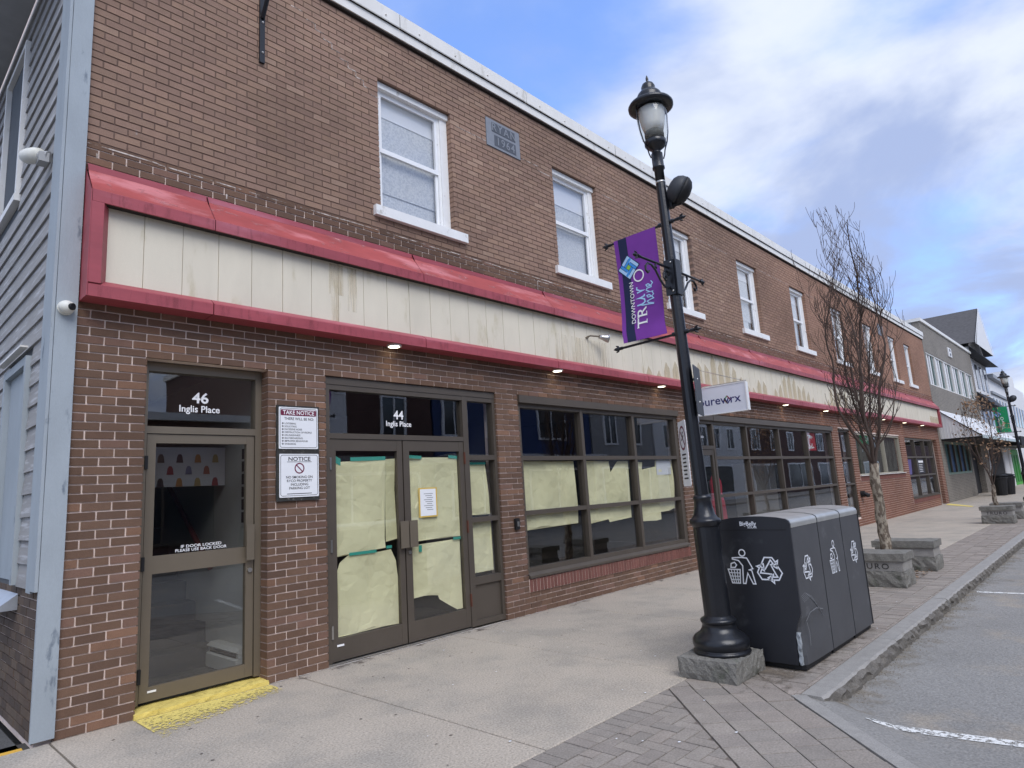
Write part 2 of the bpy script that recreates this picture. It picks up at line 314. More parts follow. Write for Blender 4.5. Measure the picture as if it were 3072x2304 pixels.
def solids(z0, z1, a, b, ops):
    iv = [(a, b)]
    for (x0, x1, q0, q1) in ops:
        if min(z1, q1) - max(z0, q0) > 0.004:
            nv = []
            for (p, q) in iv:
                if x1 <= p or x0 >= q: nv.append((p, q))
                else:
                    if x0 > p: nv.append((p, x0))
                    if x1 < q: nv.append((x1, q))
            iv = nv
    return iv
def wall(mb, a, b, z0, z1, ops, y0, y1):
    zs = sorted({z0, z1} | {z for o in ops for z in o[2:4] if z0 < z < z1})
    for p, q in zip(zs, zs[1:]):
        for (u, v) in solids(p, q, a, b, ops): mb.box(u, v, y0, y1, p, q, skip='b')
OPM = [(a - .008, b + .008, c, d + .007 if d < 3 or d == ZH else d) for a, b, c, d in OPEN]
mb = MB(); wall(mb, X0, X1, -0.05, ZM, OPM, 0.009, 0.24); WALL = mb.build('front_wall', M_mort_l, BLD)
mb = MB(); wall(mb, X0, X1, ZM, ZT, OPM, 0.006, 0.24); mb.build('upper_wall', M_mort_d, BLD, label='upper brick wall with dark mortar joints')
# body behind (roof, rear and inner block, so that daylight does not leak)
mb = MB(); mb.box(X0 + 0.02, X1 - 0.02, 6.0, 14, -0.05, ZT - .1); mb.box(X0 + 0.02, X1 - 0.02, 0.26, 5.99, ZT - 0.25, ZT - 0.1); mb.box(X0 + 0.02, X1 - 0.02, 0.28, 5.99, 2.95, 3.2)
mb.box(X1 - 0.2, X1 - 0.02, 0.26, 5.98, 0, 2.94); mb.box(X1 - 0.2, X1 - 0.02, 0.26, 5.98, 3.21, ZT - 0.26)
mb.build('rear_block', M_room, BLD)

def bcol(x, z):
    r = rng.random(); red = max(0.0, min(1.0, (x - 12.5) / 9.0))
    if z < ZM:
        base = np.array(lin(*rng.choice([(119, 94, 78), (114, 89, 74), (122, 96, 79), (111, 88, 74), (117, 92, 76)])))
        if r < 0.08: base = np.array(lin(138, 106, 86))
        elif r < 0.16: base = np.array(lin(128, 100, 86))
        tgt = np.array(lin(150, 106, 88))
    else:
        base = np.array(lin(*rng.choice([(148, 122, 105), (144, 118, 102), (150, 123, 105), (146, 119, 103), (143, 117, 102)])))
        if r < 0.05: base = np.array(lin(158, 132, 114))
        tgt = np.array(lin(164, 124, 102))
    k = rng.uniform(0.92, 1.08) * (1 + .07 * math.sin(x * .9 + z * 1.7) + .06 * math.sin(x * 2.3 - z * 2.9 + 1) + .05 * math.sin(x * .37 + 2 * z))
    if z < ZM: k *= .87
    return tuple((base * (1 - red * 0.75) + tgt * red * 0.75) * k)
# every brick: (x0,x1,z0,z1,depth)
BR = []
nc = int(ZT / CH)
for ci in range(0, nc):
    z0, z1 = ci * CH + JT / 2, (ci + 1) * CH - JT / 2
    off = (ci % 2) * BL / 2 + X0 - 0.01
    for (p, q) in solids(z0, z1, X0, X1, OPEN):
        x = off + math.floor((p - off) / BL) * BL
        while x < q:
            a, b = max(p, x + JT / 2), min(q, x + BL - JT / 2)
            if 0 < a - p < 0.045: a = p
            if 0 < q - b < 0.045: b = q
            if b - a > 0.042:
                edge = abs(a - p) < 0.02 or abs(b - q) < 0.02
                BR.append((a, b, z0, z1, 0.125 if edge else 0.03))
            x += BL
Rm = np.array([_cx, _cy, _fwd])
def pxarea(pts):
    P = (np.array(pts) - np.array(CAM)) @ Rm.T
    if (P[:, 2] < 0.2).any(): return 0
    u = P[:, 0] / P[:, 2] * 1928.87 + 1536; v = 1152 - P[:, 1] / P[:, 2] * 1928.87
    if u.mean() < 20 or u.mean() > 3050 or v.mean() < 20 or v.mean() > 2290: return 0
    return abs((u[2] - u[0]) * (v[3] - v[1]) - (u[3] - u[1]) * (v[2] - v[0])) / 2
def hidden_by_fascia(z): return 3.08 < z < 4.33
sc_ = []
for i, (a, b, z0, z1, dpt) in enumerate(BR):
    ar = 0 if hidden_by_fascia((z0 + z1) / 2) or (b - a) < 0.15 or dpt > 0.1 else pxarea([(a, 0, z0), (b, 0, z0), (b, 0, z1), (a, 0, z1)])
    sc_.append((ar, i))
single = {i for ar, i in sorted(sc_, reverse=True)[:296]}
# shared brick meshes
full = BL - JT; half = BL / 2 - JT / 2
def brick_faces(mb, a, b, y, y1, z0, z1, j=0.0012):
    r = lambda: rng.uniform(-j, j)
    f = [(a + r(), y, z0 + r()), (b + r(), y, z0 + r()), (b + r(), y, z1 + r()), (a + r(), y, z1 + r())]
    k = [(a, y1, z0), (b, y1, z0), (b, y1, z1), (a, y1, z1)]
    mb.add(f + k, [(0, 1, 2, 3), (0, 4, 5, 1), (1, 5, 6, 2), (2, 6, 7, 3), (3, 7, 4, 0)])
variants = []
for k in range(40):
    mb = MB(); mb.col = bcol(2, 1 if k < 28 else 6); brick_faces(mb, -full / 2, full / 2, 0, 0.03, -(CH - JT) / 2, (CH - JT) / 2); variants.append(mb.mesh('brick', M_brick, True))
big = MB(); bigu = MB()
for i, (a, b, z0, z1, dpt) in enumerate(BR):
    yj = rng.uniform(-0.0015, 0.0015)
    if i in single and abs((b - a) - full) < 0.003:
        me = variants[rng.randrange(28) if z0 < ZM else 28 + rng.randrange(12)]
        o = link('brick', me, WALL); o.location = ((a + b) / 2, yj, (z0 + z1) / 2)
    else:
        t = big if z0 < ZM else bigu; t.col = bcol(a, z0); brick_faces(t, a, b, yj, dpt, z0, z1)
stuff(big.build('brickwork', M_brick, WALL, True)); stuff(bigu.build('upper_brickwork', M_brick, BLD, True))
# rowlock courses under the shop windows
mb = MB()
for (xa, xb, z) in ((WC[0], WC[1], 0.425), (11.72, 18.7, 0.425), (WF[0] - .05, WF[1] + .05, 1.40), (WG[0] - 0.1, 31.0, 0.44)):
    x = xa
    while x < xb - 0.03: mb.col = tuple(np.array(lin(122, 82, 74)) * rng.uniform(.85, 1.1)); mb.box(x + 0.0055, min(xb, x + 0.0677) - 0.0055, -0.012, 0.05, z - 0.160, z - 0.006, skip='b'); x += 0.0677
stuff(mb.build('rowlock_course', M_brick, WALL, True))
mb = MB()
for (xa, xb, z) in ((WC[0], WC[1], 0.425), (11.72, 18.7, 0.425), (WF[0] - .05, WF[1] + .05, 1.40), (WG[0] - 0.1, 31.0, 0.44)): mb.box(xa, xb, -0.006, 0.003, z - 0.164, z - 0.004)
mb.build('rowlock_mortar', M_mort_l, WALL)
# efflorescence: smeared mortar line above the fascia, crack lines
M_eff = flaky('mortar_smear', lin(214, 202, 192), (0.42, 0.60), 7, 0.9)
mb = MB(); x = X0
while x < 31:
    d = rng.uniform(.25, .7); zc = ZM + rng.uniform(-.004, .006); mb.box(x, x + d, -0.0032, 0.004, zc - 0.006, zc + 0.005, skip='b'); x += d
def crack(pts, wd=0.010):
    for (a, b), (c, d) in zip(pts, pts[1:]): mb.box(min(a, c) - wd * .4, max(a, c) + wd * .4, -0.003, 0.004, min(b, d) - wd / 2, max(b, d) + wd / 2, skip='b')
def step_crack(x, z, n, dirx, dz=-CH):
    pts = [(x, z)]
    for i in range(n): pts.append((pts[-1][0] + dirx * BL / 2, pts[-1][1])); pts.append((pts[-1][0], pts[-1][1] + dz))
    crack(pts, 0.012)
step_crack(3.18, 99 * CH, 9, 1); crack([(3.0, 100 * CH), (3.18, 100 * CH)])
crack([(5.32, 93 * CH), (5.86, 93 * CH)]); crack([(6.62, 93 * CH), (6.95, 93 * CH), (6.95, 92 * CH), (7.25, 92 * CH)]); crack([(8.6, 94 * CH), (10.4, 94 * CH)]); crack([(11.8, 95 * CH), (13.3, 95 * CH)]); crack([(15.0, 95 * CH), (16.9, 95 * CH)]); crack([(18.2, 95 * CH), (19.0, 95 * CH)])
crack([(6.75, 64 * CH), (6.75, 66 * CH), (7.0, 66 * CH)])
for a, z in ((1.58, 4.72), (1.3, 4.40), (2.35, 4.37)): crack([(a, z), (a, z + .03)], .016)
stuff(mb.build('mortar_smears', M_eff, WALL, label='pale smears of mortar and step cracks on the brick'))

# ---- stone date plaque
M_slate = mat('slate', lin(132, 137, 145), 0.8, 0.1, 8, bump=0.2, bscale=120, grain=0.08)
mb = MB(); a, b, z0, z1 = PLQ; mb.box(a + .008, b - .008, -0.004, 0.05, z0 + .008, z1 - .008); PQ = mb.build('date_plaque', M_slate, BLD, label='grey date plaque with two sunk name panels')
M_slate_d = mat('slate_dark', lin(88, 93, 102), 0.85, 0.1, 8)
mb = MB(); mb.box(a + .12, b - .1, -0.007, 0.0, z0 + .245, z1 - .045); mb.box(a + .16, b - .1, -0.007, 0.0, z0 + .045, z0 + .205); mb.build('sunk_panel', M_slate_d, PQ)
mb = MB(); text_mb(mb, 'RYAN', 0.165, pl_front((a + b) / 2 + .01, -0.009, z0 + .262), bold=0.012, space=1.25, w=0.004); text_mb(mb, '1964', 0.165, pl_front((a + b) / 2 + .03, -0.009, z0 + .068), bold=0.012, space=1.2, w=0.004)
mb.build('lettering', M_slate, PQ)
mb = MB(); mb.box(25.3, 25.95, -0.02, 0.0, 6.28, 6.68); mb.build('grey_plate', M_slate, BLD)

# ---- parapet trim and coping, in 2.31 m lengths
mb = MB(); mb.box(X0 - .02, X1 + .02, -0.035, 0.2, ZT, 7.105); mb.build('parapet_bed', M_gap, BLD)
mb = MB(); mb.box(X0 - .02, X1 + .02, -0.052, 0.2, 7.075, 7.195); PT = mb.build('parapet_trim', M_cap, BLD)
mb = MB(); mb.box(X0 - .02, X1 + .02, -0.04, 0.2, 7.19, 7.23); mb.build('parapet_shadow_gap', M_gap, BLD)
x = 4.386 - 2.31 * 2
while x < X1:
    mb = MB(); a, b = max(x, X0 - .05), min(x + 2.31, X1 + .04); t = rng.uniform(-.003, .003)
    mb.sweepx([(-0.075, 7.195), (-0.082 + t, 7.205), (-0.080 + t, 7.385), (0.30, 7.41), (0.30, 7.2)], [a + .004, b - .004]); mb.quad((a + .004, -.075, 7.195), (a + .004, -.08 + t, 7.385), (a + .004, .3, 7.41), (a + .004, .3, 7.2))
    k = a + .3
    while k < b: mb.lathe([(0.012, 0), (0.012, .006)], (k, -.086, 7.26), 6); k += .6
    mb.build('coping', M_cap, BLD); x += 2.31

# ---- fascia band
mb = MB(); mb.box(X0 + 0.02, 32.58, -0.10, -0.004, 3.20, 4.12); FAS = mb.build('fascia_band', M_gap, BLD)
x = 1.335; k = 0; pm = {}
while x < 32.5:
    b = min(x + 0.3015, 32.5); mb = MB(); wdt = b - x
    if abs(wdt - .3015) < .001 and 'p' in pm: me = pm['p']
    else:
        mb.box(0.0015, wdt - 0.0045, -0.018, 0, 0, 0.66); mb.box(wdt - .0045, wdt + .0005, -0.010, 0, 0, .66, skip='lr'); me = mb.mesh('fascia_panel', M_panel); pm.setdefault('p', me)
    o = link('fascia_panel', me, FAS); o.location = (x, -0.104 + rng.uniform(-.0015, .0015), 3.28); x += 0.3015; k += 1
# run-off stains on the far panels
M_stain = flaky('runoff_stain', lin(204, 190, 160), (0.26, 0.80), 4, 0.8, (9, 1, 0.5))
mb = MB(); wr = []
def stain(xa, xb, za, zb, wa, wb):
    mb.quad((xa, -0.1265, za), (xb, -0.1265, za), (xb, -0.1265, zb), (xa, -0.1265, zb)); wr.extend([wa, wa, wb, wb])
x = 8.9
while x < 20.0:
    n = 0.3015; h = 3.32 + (0.33 + 0.16 * math.sin(x * 1.7)) * min(1, (x - 8.6) / 1.5); jx = 1.335 + .3015 * round((x - 1.335) / .3015) 
    if rng.random() < .9:
        h1 = h + rng.uniform(-.2, .12); mid = jx + n * .5
        mb.add([(jx + .05, -.1265, 3.29), (jx + n - .04, -.1265, 3.29), (jx + n - .05, -.1265, h1 - .05), (mid + rng.uniform(-.06, .06), -.1265, h1 + .06), (jx + .05, -.1265, h1 - .12)], [(0, 1, 2, 3, 4)]); wr.extend([-.3, -.3, -.05, 0.0, -.05])
    x += n
stain(3.36, 3.44, 3.30, 3.6, .16, .12); stain(3.34, 3.5, 3.6, 3.92, .12, .04); stain(3.55, 3.66, 3.45, 3.92, .18, .08); stain(6.9, 8.2, 3.3, 3.7, .12, .2)
stain(30.9, 32.45, 3.29, 3.6, -.3, .05)
o = stuff(mb.build('runoff_stain', M_stain, FAS)); a = o.data.attributes.new('wear', 'FLOAT', 'POINT'); a.data.foreach_set('value', wr)
TOPP = [(-0.003, 4.325), (-0.012, 4.325), (-0.012, 4.268), (-0.03, 4.262), (-0.20, 4.035), (-0.212, 4.028), (-0.212, 3.932), (-0.196, 3.932)]
BOTP = [(-0.104, 3.318), (-0.135, 3.318), (-0.20, 3.272), (-0.208, 3.262), (-0.208, 3.168), (-0.003, 3.168)]
XL = X0 + 0.012
for prof, nm in ((TOPP, 'top_trim'), (BOTP, 'bottom_trim')):
    x = 2.17 - 2.33
    while x < 32.6:
        a, b = max(x, XL), min(x + 2.33, 32.62)
        if b - a > 0.02:
            mb = MB(); dy = rng.uniform(-.002, .002); mb.sweepx([(y + (dy if y < -.02 else 0), z) for y, z in prof], [a + 0.004, b - 0.004])
            for e in (a + 0.004, b - 0.004):
                if nm == 'bottom_trim' or True: mb.add([(e, y, z) for y, z in prof], [tuple(range(len(prof)))])
            o = mb.build(nm, M_red, FAS)
            if nm == 'top_trim': o.data.materials.append(M_red_slope); o.data.polygons[3].material_index = 1
        x += 2.33
mb = MB(); mb.box(XL + .09, 32.52, -.195, -.101, 3.936, 3.944); mb.box(XL, 32.6, -.0165, -.0125, 4.262, 4.270); mb.build('trim_shade_strips', M_gap, FAS)  # dark strip paints in the shaded underside of the top trim; thin dark lip line
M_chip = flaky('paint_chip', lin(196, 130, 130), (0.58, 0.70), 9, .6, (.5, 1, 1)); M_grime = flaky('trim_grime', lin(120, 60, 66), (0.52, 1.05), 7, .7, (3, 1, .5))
mb = MB(); mb.quad((1.25, -.0325, 4.264), (24, -.0325, 4.264), (24, -.2025, 4.037), (1.25, -.2025, 4.037)); mb.build('paint_chips', M_chip, FAS)
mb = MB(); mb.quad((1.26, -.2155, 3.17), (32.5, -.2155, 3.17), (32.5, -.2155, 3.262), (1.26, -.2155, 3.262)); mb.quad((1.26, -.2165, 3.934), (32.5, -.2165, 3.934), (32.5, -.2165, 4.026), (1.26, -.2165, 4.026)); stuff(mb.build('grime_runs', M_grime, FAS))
# left and right ends of the red frame
mb = MB(); mb.box(XL - 0.006, XL + 0.001, -0.212, -0.003, 3.166, 4.03); mb.add([(XL - .006, -.003, 4.325), (XL - .006, -.03, 4.26), (XL - .006, -.212, 4.03), (XL - .006, -.003, 4.03)], [(0, 1, 2, 3)])
mb.box(XL + .002, XL + 0.085, -0.213, -0.10, 3.274, 3.930); mb.add([(XL + .085, -.213, 3.274), (XL + .14, -.122, 3.31), (XL + .14, -.122, 3.93), (XL + .085, -.213, 3.93)], [(0, 1, 2, 3)])
mb.build('end_trim', M_red, FAS)
mb = MB(); mb.box(32.54, 32.625, -0.213, -0.10, 3.274, 3.930); mb.box(32.621, 32.63, -0.212, -0.003, 3.166, 4.03); mb.build('end_trim', M_red, FAS)

# ---- upper sash windows
for k, (a, b) in enumerate(UPX):
    mb = MB(); y0, y1 = 0.085, 0.16; zt = ZH
    mb.box(a, b, y0 - 0.03, y1, zt - 0.075, zt - .001); mb.box(a, a + 0.055, y0, y1, ZS, zt - 0.075); mb.box(b - 0.115, b, y0, y1, ZS, zt - 0.075)
    mb.box(b - .15, b - .115, y0 + .02, y1, ZS, zt - .075); mb.box(a + .055, a + .085, y0 + .02, y1, ZS, zt - .075)
    W = mb.build('window', M_white, BLD)
    mb = MB(); mb.box(a - 0.10, b + 0.165, -0.055, 0.14, 69 * CH + .002, ZS - .001); mb.build('sill', M_white, W)
    ia, ib = a + .085, b - .15; zm = 5.585; ii = 0.035
    mb = MB()
    mb.box(ia, ib, .112, .15, zt - .135, zt - .0755); mb.box(ia, ia + ii, .112, .15, zm + .03, zt - .135); mb.box(ib - ii, ib, .112, .15, zm + .03, zt - .135); mb.box(ia, ib, .108, .15, zm - .025, zm + .03)
    mb.box(ia, ia + ii, .13, .155, ZS + .075, zm - .025); mb.box(ib - ii, ib, .13, .155, ZS + .075, zm - .025); mb.box(ia, ib, .128, .155, ZS + .001, ZS + .075)
    mb.build('sash', M_vinyl, W)
    mb = MB(); mb.box(ia + ii, ib - ii, .135, .139, zm + .03, zt - .135); mb.build('pane', M_glass2, W)
    mb = MB(); mb.box(ia + ii, ib - ii, .146, .150, ZS + .075, zm - .025); mb.build('pane', M_glass2, W)
    mb = MB(); bt = zt - .35 - .14 * (k == 1); mb.box(ia, ib, .20, .205, zm - .02 if k % 3 else 5.1, zt - .12); mb.box(ia, ib - .18 * (k >= 2), .212, .216, ZS + .02, zm + .05); mb.build('blind', M_blind, W)
    mb = MB(); mb.box(ia - .04, ib + .04, .19, .1985, bt, zt - .1); mb.build('roller_blind', M_vinyl, W)
mb = MB(); mb.box(X0 + .1, X1 - .2, 0.9, 0.95, 3.25, ZT - .3); mb.build('inner_partition', M_room, BLD)

# ---- frames helper
def frame(mb, xs, zs, y0, y1, wd=0.05, wx=None, outer=None):
    """xs, zs: bar centres incl. the outer ones; verticals run through"""
    wx = wx or [wd] * len(xs)
    for x, q in zip(xs, wx): mb.box(x - q / 2, x + q / 2, y0, y1, zs[0] - wd / 2, zs[-1] + wd / 2)
    for i in range(len(xs) - 1):
        for z in zs: mb.box(xs[i] + wx[i] / 2, xs[i + 1] - wx[i + 1] / 2, y0 + .003, y1 - .003, z - wd / 2, z + wd / 2)
def pane(par, x0, x1, y, z0, z1, m=None, name='pane'):
    mb = MB(); mb.box(x0, x1, y, y + .006, z0, z1); return mb.build(name, m or M_glass, par)

# ---- door 46
y = 0.13
mb = MB(); mb.box(1.728, 1.785, y, y + .10, .06, 2.775); mb.box(2.70, 2.757, y, y + .10, .06, 2.775); mb.box(1.785, 2.70, y + .002, y + .098, 2.70, 2.775); mb.box(1.785, 2.70, y + .002, y + .098, 2.172, 2.232)
DA = mb.build('entrance_door', M_bronze, BLD, label='single bronze framed glass door with a transom light')
pane(DA, 1.785, 2.70, y + .05, 2.232, 2.70, name='transom_pane')
mb = MB(); la, lb, lz0, lz1 = 1.792, 2.693, .072, 2.166
mb.box(la, la + .068, y + .012, y + .06, lz0, lz1); mb.box(lb - .068, lb, y + .012, y + .06, lz0, lz1)
for z0, z1 in ((lz0, .178), (1.034, 1.175), (2.092, lz1)): mb.box(la + .068, lb - .068, y + .014, y + .058, z0, z1)
mb.build('leaf', M_bronze, DA)
pane(DA, la + .068, lb - .068, y + .036, .178, 1.034, name='glass'); pane(DA, la + .068, lb - .068, y + .036, 1.175, 2.092, name='glass')
mb = MB(); mb.box(lb - .085, lb - .015, y - .045, y - .038, 1.06, 1.37); mb.box(lb - .06, lb - .04, y - .038, y + .013, 1.1, 1.13); mb.box(lb - .06, lb - .04, y - .038, y + .013, 1.3, 1.33); mb.build('handle', M_bronze, DA)
mb = MB(); mb.tube([(lb - .035, y + .013, .97), (lb - .035, y - .006, .97)], .02, 14); mb.build('lock', mat('steel', lin(190, 188, 184), .3, .03, metal=.9), DA)
for z in (1.93, 1.12, .27): mb = MB(); mb.box(1.772, 1.796, y - .012, y + .012, z - .055, z + .055); mb.build('hinge', M_blackflat, DA)
mb = MB(); text_mb(mb, '46', .128, pl_front(2.222, y + .049, 2.455), bold=.022, sx=1.1); text_mb(mb, 'Inglis Place', .083, pl_front(2.217, y + .049, 2.372), bold=.016, sx=.97); mb.build('lettering', M_letter, DA); mb = MB()
text_mb(mb, 'IF DOOR LOCKED', .033, pl_front(2.25, y + .035, 1.218), bold=.012, sx=1.25); text_mb(mb, 'PLEASE USE BACK DOOR', .033, pl_front(2.25, y + .035, 1.187), bold=.012, sx=1.15); mb.build('door_lettering', M_letter, DA)
mb = MB(); mb.box(la + .06, la + .125, y + .008, y + .0115, .135, .150); mb.build('maker_label', M_letter, DA)
M_yel = mat('yellow_paint', lin(232, 210, 118), .6, .12, 10, bump=.2, bscale=80, col2=lin(190, 172, 96), m2=(.50, .68), s2=14)
mb = MB(); mb.rough(1.715, 2.77, -.03, .24, 0.002, .042, .06, .004, 4); mb.build('threshold', M_yel, DA, label='door step painted yellow')

# ---- lobby seen through door 46
mb = MB(); mb.box(1.40, 3.2, .25, 4.4, -.03, .015); mb.build('lobby_floor', M_carpet, BLD)
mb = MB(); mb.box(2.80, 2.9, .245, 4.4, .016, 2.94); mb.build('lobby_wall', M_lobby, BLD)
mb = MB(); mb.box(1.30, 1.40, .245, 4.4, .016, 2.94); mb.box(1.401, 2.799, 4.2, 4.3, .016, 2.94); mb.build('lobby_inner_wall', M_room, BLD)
mb = MB()
for i in range(11): mb.box(1.42, 2.79, 1.15 + i * .27, 1.15 + (i + 1) * .27 + .03, .016 + (0 if i == 0 else (i) * .19 - .03), .016 + (i + 1) * .19)
ST = mb.build('staircase', mat('stair_carpet', lin(32, 35, 40), .95, .15, 20), BLD)
mb = MB(); mb.tube([(2.70, 1.1, .95), (2.70, 3.6, 2.75)], .028, 8); mb.build('handrail', mat('red_wood', lin(96, 40, 34), .5, .1), ST)
h = thing('baseboard_heater', 'white baseboard heater on lobby floor behind the single glass door', 'heater', (2.74, .8, .02))
mb = MB(); prof = [(2.80, .03), (2.68, .03), (2.68, .15), (2.705, .165), (2.705, .205), (2.685, .22), (2.72, .25), (2.80, .25)]
mb.add([(x, .45, z) for x, z in prof] + [(x, 1.12, z) for x, z in prof], [tuple(range(8)), tuple(range(8, 16))[::-1]] + [(i, i + 1, 9 + i, 8 + i) for i in range(7)]); mb.build('housing', M_lobby, h)
mb = MB(); mb.box(2.699, 2.704, .5, 1.07, .168, .202); mb.build('grille', M_gap, h)
v = thing('patterned_valance', 'white fabric valance with coloured bell motifs hung inside the single door', 'valance', (2.2, 1.0, 1.8))
mb = MB(); mb.box(1.42, 2.79, 1.0, 1.02, 1.76, 2.14); mb.build('cloth', mat('valance_cloth', lin(150, 150, 156), .9, .05), v)
for rr_ in range(3):
    for q in range(8):
        cx = 1.50 + q * .17 + (rr_ % 2) * .085; cz = 1.80 + rr_ * .115; colr = lin(*[(110, 40, 46), (136, 96, 56), (76, 62, 56), (88, 88, 112), (130, 112, 76), (50, 34, 40), (120, 74, 62)][(q * 3 + rr_ * 2) % 7])
        if cx > 2.74: continue
        mb = MB(); mb.prism([(cx - .032, cz - .04), (cx + .032, cz - .04), (cx + .024, cz + .02), (cx + .012, cz + .042), (cx - .012, cz + .042), (cx - .024, cz + .02)], lambda a, b, c: (a, .998 - c, b), .002); mb.build('motif', mat('motif%d' % ((q * 3 + rr_ * 2) % 7), colr, .9, 0), v)
dboard = thing('directory_board', 'white tenant directory with black name strips on lobby wall', 'directory', (2.79, .55, 1.8))
mb = MB(); mb.box(2.788, 2.799, .36, .62, 1.35, 2.12); mb.build('board', M_lobby, dboard)
for q in range(6): mb = MB(); mb.box(2.784, 2.7875, .38, .6, 1.38 + q * .122, 1.48 + q * .122); mb.build('name_strip', M_blackflat, dboard)

# ---- double door 44
y = 0.03
mb = MB()
for xa, xb in ((3.357, 3.415), (5.212, 5.292), (5.722, 5.766)): mb.box(xa, xb, y, y + .11, .02, 2.70)
mb.box(3.357, 5.766, y - .005, y + .11, 2.701, 2.775)
for xa, xb in ((3.415, 5.212), (5.292, 5.722)): mb.box(xa, xb, y + .002, y + .108, 2.648, 2.70)
mb.box(3.415, 5.212, y + .002, y + .108, 2.15, 2.205)
for z0, z1 in ((1.928, 1.985), (1.19, 1.245), (.475, .56), (.02, .08)): mb.box(5.292, 5.722, y + .002, y + .108, z0, z1)
mb.box(5.24, 5.32, y - .001, y + .04, .021, .03)
DB = mb.build('double_door', M_bronze_d, BLD, label='bronze double glass door with transom and sidelight')
pane(DB, 3.415, 5.212, y + .05, 2.205, 2.648, name='transom_pane')
for z0, z1 in ((1.985, 2.648), (1.245, 1.928), (.56, 1.19)): pane(DB, 5.292, 5.722, y + .05, z0, z1, name='sidelight_pane')
mb = MB(); mb.box(5.292, 5.722, y + .03, y + .05, .08, .475); mb.build('lower_panel', M_bronze_d, DB)
for (la, lb, g0, g1) in ((3.419, 4.302, 3.484, 4.236), (4.318, 5.209, 4.400, 5.140)):
    mb = MB(); mb.box(la, g0, y + .010, y + .06, .03, 2.146); mb.box(g1, lb, y + .010, y + .06, .03, 2.146)
    for z0, z1 in ((.03, .232), (2.03, 2.146)): mb.box(g0, g1, y + .012, y + .058, z0, z1)
    mb.build('leaf', M_bronze_d, DB); pane(DB, g0, g1, y + .036, .232, 2.03, name='glass')
for xa in (4.215, 4.335): mb = MB(); mb.box(xa, xa + .105, y - .05, y - .044, 1.0, 1.28); mb.box(xa + .045, xa + .06, y - .044, y + .011, 1.03, 1.05); mb.box(xa + .045, xa + .06, y - .044, y + .011, 1.22, 1.24); mb.build('handle', M_bronze, DB)
mb = MB(); mb.tube([(4.36, y + .011, .945), (4.36, y - .006, .945)], .018, 12); mb.build('lock', MATS['steel'], DB)
for z in (1.9, 1.1, .3): mb = MB(); mb.box(3.405, 3.425, y - .01, y + .012, z - .06, z + .06); mb.build('hinge', MATS['steel'], DB)
for z in (1.95, 1.15, .32): mb = MB(); mb.box(5.205, 5.22, y - .012, y + .012, z - .07, z + .07); mb.build('hinge', mat('rust', lin(96, 58, 44), .8, .2), DB, label='rusty hinge')
mb = MB(); text_mb(mb, '44', .135, pl_front(4.30, y + .049, 2.385), bold=.018, sx=1.0); text_mb(mb, 'Inglis Place', .082, pl_front(4.30, y + .049, 2.305), bold=.016, sx=.97); mb.build('lettering', M_letter, DB)
mb = MB(); mb.box(3.47, 3.545, y + .006, y + .0095, .16, .178); mb.build('maker_label', M_letter, DB)
mb = MB(); mb.box(3.36, 5.2, y - .012, y + .1, .004, .019); mb.build('threshold', MATS['steel'], DB)

# ---- papered shop window
def shopfront(name, xs, zs, y, wx, wd, label, head=None, sill=None, m=M_bronze_d, gl=None):
    mb = MB(); frame(mb, xs, zs, y, y + .11, wd, wx)
    if head: mb.box(xs[0] - .03, xs[-1] + .05, y - .055, y + .1, zs[-1] + wd / 2 + .001, head)
    if sill: mb.add([(xs[0] - .02, y - .048, sill), (xs[-1] + .02, y - .048, sill), (xs[-1] + .02, y - .048, sill + .03), (xs[0] - .02, y - .048, sill + .03), (xs[0] - .02, y, zs[0] - wd / 2), (xs[-1] + .02, y, zs[0] - wd / 2), (xs[0] - .02, y + .1, sill), (xs[-1] + .02, y + .1, sill)], [(0, 1, 2, 3), (3, 2, 5, 4), (0, 6, 7, 1), (0, 3, 4, 6), (1, 7, 5, 2)])
    o = mb.build(name, m, BLD, label=label)
    for i in range(len(xs) - 1):
        for j in range(len(zs) - 1): pane(o, xs[i] + wx[i] / 2, xs[i + 1] - wx[i + 1] / 2, y + .06, zs[j] + wd / 2, zs[j + 1] - wd / 2, gl)
    return o
shopfront('shopfront', [6.205, 7.56, 8.93, 10.285], [.525, 1.24, 1.948, 2.645], .02, [.05, .065, .065, .11], .056, 'bronze shop window of nine panes papered on the inside', 2.773, .43)
S3 = shopfront('shopfront', [11.72, 13.25, 15.0, 16.8, 18.645], [.525, 1.21, 1.94, 2.62], .02, [.07, .06, .06, .06, .09], .056, 'bronze shop window of twelve panes', 2.76, .43)
mb = MB(); mb.box(10.74, 10.80, .02, .13, .02, 2.65); mb.box(10.80, 11.684, .022, .128, 2.59, 2.65); mb.box(10.80, 11.684, .022, .128, 2.10, 2.17); mb.box(10.74, 11.684, -.03, .12, 2.651, 2.758)
DC = mb.build('shop_door', M_bronze_d, BLD, label='bronze shop door beside the twelve pane window')
pane(DC, 10.80, 11.684, .07, 2.17, 2.59, name='transom_pane')
mb = MB(); mb.box(10.81, 10.88, .03, .08, .03, 2.095); mb.box(11.60, 11.678, .03, .08, .03, 2.095)
for z0, z1 in ((.03, .22), (1.99, 2.095)): mb.box(10.88, 11.60, .032, .078, z0, z1)
mb.build('leaf', M_bronze_d, DC); pane(DC, 10.88, 11.60, .055, .22, 1.99, name='glass')
mb = MB(); text_mb(mb, '42', .13, pl_front(11.22, .069, 2.40), bold=.018); text_mb(mb, 'Inglis Place', .082, pl_front(11.22, .069, 2.32), bold=.016); mb.build('lettering', M_letter, DC)
shopfront('side_window', [19.265, 20.195], [.28, 1.19, 1.91, 2.68], .02, [.05, .05], .05, 'tall narrow bronze window between brick piers', 2.738, None)
mb = MB()
